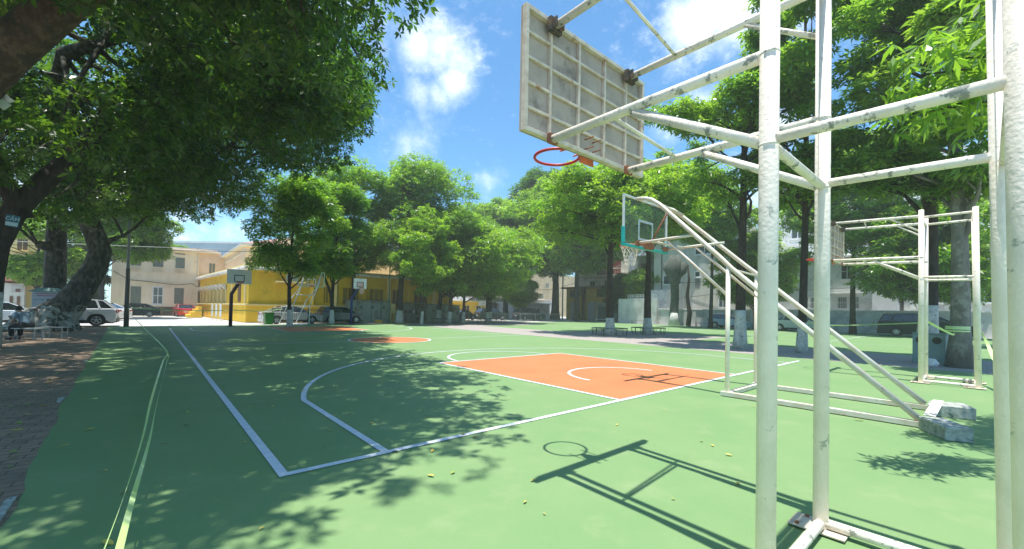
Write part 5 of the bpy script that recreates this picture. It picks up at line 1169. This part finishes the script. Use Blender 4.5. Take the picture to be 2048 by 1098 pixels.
def ell(name, c, rr_, m_, par=None):
    mb = MB(); n, k = 14, 9; vs = []; fs = []
    for i in range(k+1):
        th = math.pi*i/k
        for j in range(n): vs.append((c[0]+rr_[0]*math.sin(th)*math.cos(2*math.pi*j/n), c[1]+rr_[1]*math.sin(th)*math.sin(2*math.pi*j/n), c[2]+rr_[2]*math.cos(th)))
    for i in range(k):
        for j in range(n): fs.append((i*n+j, (i+1)*n+j, (i+1)*n+(j+1)%n, i*n+(j+1)%n))
    return mb.add(vs, fs).build(name, m_, par or pe, smooth=True)
ell('hair', (.345,0,1.185), (.115,.10,.10), M_hair)
ell('nose', (.478,0,1.10), (.018,.014,.022), M_skin)
for s in (-1, 1):
    ell('ear', (.36,s*.088,1.12), (.02,.012,.032), M_skin); ell('eye', (.455,s*.035,1.13), (.012,.014,.008), M_black)
    y = s*.15; x = .44 if s > 0 else .50
    MB().box((x-.04,y-.045,.0),(x+.20,y+.045,.075)).build('shoe', M_shoe, pe, bevel=.02)
    for f in range(4): MB().tube([(.455,s*(.10+.018*f),.62),(.50,s*(.095+.018*f),.615),(.525,s*(.09+.016*f),.59)], [.011,.010,.008], 6).build('finger', M_skin, pe, smooth=True)
    MB().tube([(.45,s*.10,.63),(.48,s*.075,.64),(.50,s*.065,.625)], [.013,.011,.009], 6).build('thumb', M_skin, pe, smooth=True)

# ------------------------------------------------------------------ small things
def text_obj(s, size, loc, rot, m_, par=None, name='lettering'):
    cu = bpy.data.curves.new(name, 'FONT'); cu.body = s; cu.size = size; cu.extrude = .002; cu.align_x = 'CENTER'; cu.align_y = 'CENTER'; cu.materials.append(m_)
    tmp = bpy.data.objects.new('tmp', cu); col.objects.link(tmp); bpy.context.view_layer.update()
    me = bpy.data.meshes.new_from_object(tmp.evaluated_get(bpy.context.evaluated_depsgraph_get())); bpy.data.objects.remove(tmp)
    me.materials.clear(); me.materials.append(m_)
    o = bpy.data.objects.new(name, me); col.objects.link(o); o.location = loc; o.rotation_euler = rot; o.parent = par; return o
M_sign = mat('sign_blue', (.02,.14,.20), (.02,.11,.16), rough=.5); M_signw = mat('sign_pale', (.45,.62,.66), (.40,.56,.60), rough=.5)
sg = empty('blue_sign', (-4.22,15.90,3.95), R(-18), 'small tilted blue sign with pale lettering nailed to the dark leaning trunk', 'sign')
MB().box((-.16,-.012,-.18),(.16,.012,.18)).build('panel', M_sign, sg, bevel=.004)
MB().box((-.14,-.0165,-.15),(.14,-.0125,-.035)).build('band', M_signw, sg)
text_obj('CẤM', .15, (0,-.0155,.065), (R(90),0,0), M_signw, sg); sg.rotation_euler = (0, R(8), R(-18))
kb = empty('white_kiosk', (-5.17,30.1,0), R(0), 'white booth with a domed green-grey roof behind the great tree roots', 'kiosk')
MB().box((-.56,-.5,.02),(.56,.5,1.98)).build('cabin', mat('booth_white', (.56,.60,.68), (.50,.54,.64), scale=2), kb, bevel=.02)
rfm = MB(); rfm.prism([(-.66,-.6),(.66,-.6),(.66,.6),(-.66,.6)], 1.981, 2.03)
rfm.add([(-.64,-.58,2.03),(.64,-.58,2.03),(.64,.58,2.03),(-.64,.58,2.03),(-.3,-.3,2.22),(.3,-.3,2.22),(.3,.3,2.22),(-.3,.3,2.22)], [(0,1,5,4),(1,2,6,5),(2,3,7,6),(3,0,4,7),(4,5,6,7)])
rfm.build('roof', mat('booth_roof', (.22,.34,.30), (.18,.28,.25)), kb)
for z, x0, x1, mm_ in ((1.86,-.42,.42,mat('print_mauve', (.36,.22,.34))),(1.75,-.38,.36,mat('print_red', (.5,.12,.2))),(1.53,-.50,-.10,mat('print_teal', (.18,.38,.44)))):
    MB().box((x0,-.505,z),(x1,-.501,z+.045)).build('print_line', mm_, kb)
MB().box((.0,-.506,1.47),(.44,-.501,1.60)).build('black_label', M_black, kb)
# lamp pole with arm
lp = empty('lamp_pole', (-2.0,31.0,0), 0, 'tall thin grey-brown lamp pole with a curved arm at the court corner', 'lamp pole')
MB().tube([(0,0,0),(0,0,3.6)], [.13,.10], 12).build('pole', mat('pole_brown', (.16,.13,.11), (.12,.10,.09), rough=.7), lp, smooth=True)
MB().tube([(0,0,3.6),(0,0,6.9),(.08,0,7.3),(.35,0,7.55),(1.6,-.2,7.75)], [.09,.07,.06,.045,.035], 10).build('arm', mat('pole_grey', (.28,.32,.32), (.24,.27,.27), rough=.6), lp, smooth=True)
MB().box((1.5,-.32,7.70),(2.3,-.1,7.80)).build('lamp_head', M_rim, lp, bevel=.03)
for x, y, h, lab, cc in ((16.6,34.0,9.5,'thin green steel pole in front of the left green shed',(.05,.16,.11)),(23.1,33.4,10.5,'thin green steel pole in front of the right green shed',(.05,.16,.11)),(55.0,45.9,12,'thin grey steel pole right of the very large forked tree',(.32,.34,.34))):
    tag(MB().tube([(x,y,0),(x,y,h)], [.06,.04] if cc[0]<.1 else [.13,.1], 8).build('steel_pole', mat('pole_%d' % int(cc[0]*100), cc, tuple(c*.8 for c in cc), rough=.6)), lab, 'pole', 'thin steel poles')
# floodlight box in the top left foliage
fb = empty('floodlight', (-3.28,9.0,5.45), R(20), 'white box-shaped floodlight hanging in the foliage below the thick limb', 'floodlight')
fb.rotation_euler = (R(25), R(35), R(20))
MB().box((-.11,-.09,-.08),(.11,.09,.08)).build('housing', mat('flood_pale', (.50,.62,.52), (.44,.56,.47)), fb, bevel=.012)
MB().lathe([(0,.0),(.07,.0),(.09,.10),(0,.10)], (0,0,.08), 'z', 14).build('hood', M_white, fb, smooth=True); MB().tube([(0,0,.17),(.02,.02,.34)], .012, 6).build('hanger', M_black, fb)
# waste bin
wb_ = empty('waste_bin', (18.1,-2.80,.004), R(-8), 'grey-green waste bin box with two round dark openings beside the thick tree', 'waste bin')
MB().box((-.2,-.38,0),(.2,.38,.95)).build('bin_body', mat('bin_green', (.22,.32,.30), (.18,.27,.25), scale=3, rough=.6), wb_, bevel=.02)
for y in (-.19, .19): MB().lathe([(0,-.012),(.11,-.012),(.11,.0),(0,.0)], (-.2,y,.76), 'x', 20).build('opening', M_black, wb_)
MB().box((-.22,-.40,.951),(.22,.40,.985)).build('lid', MATS['bin_green'], wb_, bevel=.01)
gb = empty('wheelie_bin', (6.0,32.2,0), R(5), 'green lidded wheelie bin at the corner of the yellow wing', 'waste bin')
MB().add([(-.25,-.22,.05),(.25,-.22,.05),(.25,.22,.05),(-.25,.22,.05),(-.32,-.3,.9),(.32,-.3,.9),(.32,.3,.9),(-.32,.3,.9)], [(3,2,1,0),(4,5,6,7),(0,1,5,4),(1,2,6,5),(2,3,7,6),(3,0,4,7)]).build('bin_body', mat('wheelie_green', (.05,.22,.03), (.04,.18,.03), rough=.4), gb, bevel=.02)
MB().box((-.36,-.34,.901),(.36,.34,.96)).build('lid', mat('lid_olive', (.12,.14,.03), (.1,.12,.03), rough=.4), gb, bevel=.02)
for s in (-1, 1): MB().lathe([(0,-.03),(.1,-.03),(.1,.03),(0,.03)], (s*.2,.24,.1), 'x', 12).build('wheel', M_tyre, gb)
# white bag and yellow crate
bg_ = ell('plastic_bag', (16.9,-2.9,.12), (.13,.13,.14), M_white); bg_.parent = None; tag(bg_, 'crumpled white plastic bag on the ground left of the taped tree', 'bag')
for v in bg_.data.vertices:
    v.co.x += .05*math.sin(v.co.z*40+v.co.y*23); v.co.y += .04*math.sin(v.co.x*31+v.co.z*17)
k = MB(); k.box((15.2,33.6,.006),(15.8,34.0,.02))
for a, b_ in (((15.2,33.6),(15.8,33.63)),((15.2,33.97),(15.8,34.0)),((15.2,33.631),(15.23,33.969)),((15.77,33.631),(15.8,33.969))): k.box((*a,.021),(*b_,.3))
tag(k.build('crate', mat('crate_yellow', (.65,.42,.05), (.55,.35,.04))), 'small open yellow crate in front of the left green shed', 'crate')

# wires
def wire(p0, p1, sag, label, r_=.015, n=20, m_=None):
    p0, p1 = Vector(p0), Vector(p1); P = []
    for i in range(n+1): f = i/n; q = p0.lerp(p1, f); q.z -= sag*4*f*(1-f); P.append(q)
    return tag(MB().tube(P, r_, 5).build('overhead_wire', m_ or mat('wire_grey', (.35,.36,.34), (.25,.25,.24)), smooth=True), label, 'wire')
wire((-12,45,5.9), (9,45,7.3), .12, 'upper pale overhead wire crossing in front of the cream roof', .025)
wire((-12,45,5.65), (9,45,7.15), .2, 'lower dark overhead wire crossing in front of the cream roof', .022, m_=M_black)
wire((28.5,39.0,5.1), (55.0,45.9,5.5), .6, 'sagging pale wire from the trees to the grey pole', .03)
wire((55.0,45.9,5.8), (60,25,14), .6, 'pale wire rising from the grey pole to the trees at right', .04)
wire((52,27,6.0), (51.4,13,6.6), .8, 'dark wire slung across the grey stucco house', .03, m_=M_black)
wire((51.8,22,3.6), (51.4,10,6.0), .5, 'lower dark wire across the grey stucco house', .025, m_=M_black)
wire((51.7,13,4.3), (51.5,0,4.8), .3, 'dark wire across the light grey house', .03, m_=M_black)

# barrier tape
M_tape = mat('tape_lime', (.52,.74,.26), (.62,.78,.42), scale=3, rough=.4)
_n = M_tape.node_tree
def tape(pts, wd, label, tw=0.0, n=60, name='barrier_tape', roll0=0.0):
    P = [Vector(p) for p in pts]
    def cr(t):
        k = min(int(t), len(P)-2); f = t-k; p0, p1, p2, p3 = P[max(k-1,0)], P[k], P[k+1], P[min(k+2,len(P)-1)]
        return .5*((2*p1)+(-p0+p2)*f+(2*p0-5*p1+4*p2-p3)*f*f+(-p0+3*p1-3*p2+p3)*f**3)
    vs = []; fs = []
    for i in range(n+1):
        t = (len(P)-1)*i/n; q = cr(min(t, len(P)-1-1e-6)); q2 = cr(min(t+.01, len(P)-1)); d = (q2-q)
        if d.length < 1e-7: d = q-cr(max(0,t-.01))
        d.normalize(); s = d.cross(Vector((0,0,1))).normalized(); u = s.cross(d); a = roll0+tw*i/n
        e = s*math.cos(a)+u*math.sin(a); vs += [q-e*wd/2, q+e*wd/2]
        if i: k = 2*i; fs.append((k-2,k-1,k+1,k))
    o = MB().add(vs, fs).build(name, M_tape); sd = o.modifiers.new('solid', 'SOLIDIFY'); sd.thickness = .0012
    return tag(o, label, 'barrier tape')
tape([(-1.93,30.9,1.15),(-1.6,27,.72),(-1.1,22,.32),(-.60,15,.05),(-.50,11.5,.03),(-.66,8.2,.16),(-.86,3.6,.17),(-.93,1.2,.24),(-1.0,-1.0,.42),(-1.08,-3.6,.8)], .03, 'long lime barrier tape running from the lamp pole past the camera, left strand', 5.0, 160, roll0=.5)
tape([(-1.93,30.88,1.10),(-1.58,27,.66),(-1.06,22,.26),(-.57,15,.03),(-.48,11.5,.02),(-.60,8.2,.11),(-.80,3.6,.12),(-.885,1.2,.18),(-.97,-1.0,.36),(-1.02,-3.6,.75)], .03, 'long lime barrier tape running from the lamp pole past the camera, right strand', -4.0, 160, roll0=1.1)
tape([(-1.9,31.0,1.15),(.6,31.3,1.02),(3.18,31.0,1.08)], .05, 'lime barrier tape from the lamp pole to the maroon hoop post', .5, roll0=1.3)
tape([(3.4,30.2,1.12),(5.3,31.2,1.05),(7.0,32.4,1.22)], .05, 'lime barrier tape from the maroon hoop post to the iron fence', .5, roll0=1.4)
tape([(17.2,-3.35,1.16),(15.2,-3.4,1.05),(13.36,-3.0,1.42)], .05, 'lime barrier tape from the taped tree to the distant hoop post', 1.5, roll0=1.2)
tape([(36,5.2,1.1),(26,1.5,1.0),(18.5,-2.5,1.3)], .05, 'thin lime barrier tape crossing in front of the dark estate car', .5, roll0=1.4)
tape([(13.36,-3.85,1.35),(12.9,-4.0,.95),(12.2,-4.12,.55),(11.2,-4.22,.3),(10.0,-4.25,.12)], .06, 'crumpled lime tape trailing down from the distant hoop post', 6, roll0=.7)
tp = MB()
for z in (1.10,1.17,1.22): tp.lathe([(.262,-.022),(.266,-.022),(.266,.022),(.262,.022)], (17.46,-3.42,z), 'z', 20, True)
tag(tp.build('wrapped_tape', M_tape), 'lime tape wound three times round the grey trunk', 'barrier tape')

# fallen leaves
leafm = [mat('fallen_yellow', (.62,.50,.10), (.50,.38,.06), scale=30, rough=.6), mat('fallen_brown', (.22,.14,.05), (.30,.22,.08), scale=30, rough=.7), mat('fallen_green', (.25,.34,.08), (.2,.28,.06), scale=30, rough=.6)]
protos = []
for i in range(3):
    nseg = 5; vs = []; fs = []
    for j in range(nseg+1):
        f = j/nseg; w__ = .5*math.sin(math.pi*min(f*.95+.03, 1))**.8*(.42+.1*i); z = .10*math.sin(f*3)+.02
        vs += [(f-.5,-w__,z+.10),(f-.5,0,z),(f-.5,w__,z+.12)]
        if j:
            k = 3*j; fs += [(k-3,k-2,k+1,k),(k-2,k-1,k+2,k+1)]
    me = bpy.data.meshes.new('leaf%d' % i); me.from_pydata(vs, [], fs); me.materials.append(leafm[i]); protos.append(me)
rl_ = random.Random(21)
LABL = ['yellow fallen leaf lying on the green court', 'brown curled fallen leaf lying on the green court', 'greenish fallen leaf lying on the green court']
spots = [(1.32,-0.26,0,0.083),(0.98,-0.81,0,0.077),(2.96,-2.59,0,0.077),(3.67,-2.24,0,0.077),(1.94,-0.16,1,0.077),(3.71,-0.85,0,0.055),(2.24,-2.38,2,0.033),(6.69,-2.81,0,0.110),(-1.53,2.14,0,0.066),(-1.17,1.02,0,0.077),(-1.39,2.76,0,0.077),(-0.76,1.61,1,0.055),(-0.55,2.33,1,0.066),(-0.11,1.19,0,0.066),(0.47,2.80,0,0.066),(0.21,2.95,0,0.066),(0.73,1.11,0,0.066),(1.24,1.10,0,0.077),(1.20,1.72,1,0.055),(3.62,1.19,0,0.055),(1.27,-1.91,0,0.033),(1.62,-1.44,0,0.066),(4.97,-0.83,0,0.055),(3.85,-2.00,0,0.055),(-1.07,-0.50,0,0.088),(-1.42,2.73,0,0.066),(1.17,-0.87,2,0.055),(1.01,-0.05,1,0.066)]
for i in range(72):
    if i < len(spots): x, y, k, sz = spots[i]
    else:
        x = rl_.uniform(-1.2, 9) if rl_.random() < .6 else rl_.uniform(-1.2, 3.5); y = rl_.uniform(-2.5, 14); k = rl_.choice([0,0,1,1,2]); sz = rl_.uniform(.03, .075)
    o = bpy.data.objects.new('fallen_leaf', protos[k]); col.objects.link(o); o.location = (x, y, .012); o.rotation_euler = (rl_.uniform(-.2,.2), rl_.uniform(-.2,.2), rl_.uniform(0,6.28)); o.scale = (sz, sz, sz*.4)
    tag(o, LABL[k], 'leaf', LABL[k].replace('leaf lying', 'leaves lying'))
for i in range(130):
    x = rl_.uniform(-6.5, -2.2); y = rl_.uniform(.5, 22); k = rl_.choice([0,1,1,1,2]); sz = rl_.uniform(.05, .1)
    if i % 3 == 0: x = -1.66-y*.037-abs(rl_.gauss(0,.12))-.03; y = y*.6
    if x > -1.6-y*.033: continue
    o = bpy.data.objects.new('fallen_leaf', protos[k]); col.objects.link(o); o.location = (x, y, .008); o.rotation_euler = (rl_.uniform(-.2,.2), rl_.uniform(-.2,.2), rl_.uniform(0,6.28)); o.scale = (sz, sz, sz*.4)
    tag(o, LABL[k].replace('green court', 'dark brick path'), 'leaf', LABL[k].replace('green court', 'dark brick path').replace('leaf lying', 'leaves lying'))
for o in list(col.objects):
    if '_w' in o.keys(): del o['_w']

# ------------------------------------------------------------------ thin haze put in to lift the shadows of the far trees and houses
hz = MB().box((-230,-210,-1.03),(430,450,27.5)).build('added_haze', None)
hz.data.materials.clear(); tag(hz, kind='stuff')
hm = bpy.data.materials.new('added_haze_air'); hm.use_nodes = True; hn = hm.node_tree.nodes; hn.clear()
ho = hn.new('ShaderNodeOutputMaterial'); pv = hn.new('ShaderNodeVolumePrincipled')
pv.inputs['Color'].default_value = (.90,.97,.95,1); pv.inputs['Density'].default_value = .0013; pv.inputs['Anisotropy'].default_value = .3
hm.node_tree.links.new(pv.outputs[0], ho.inputs['Volume']); hz.data.materials.append(hm)
scene.cycles.volume_bounces = 1
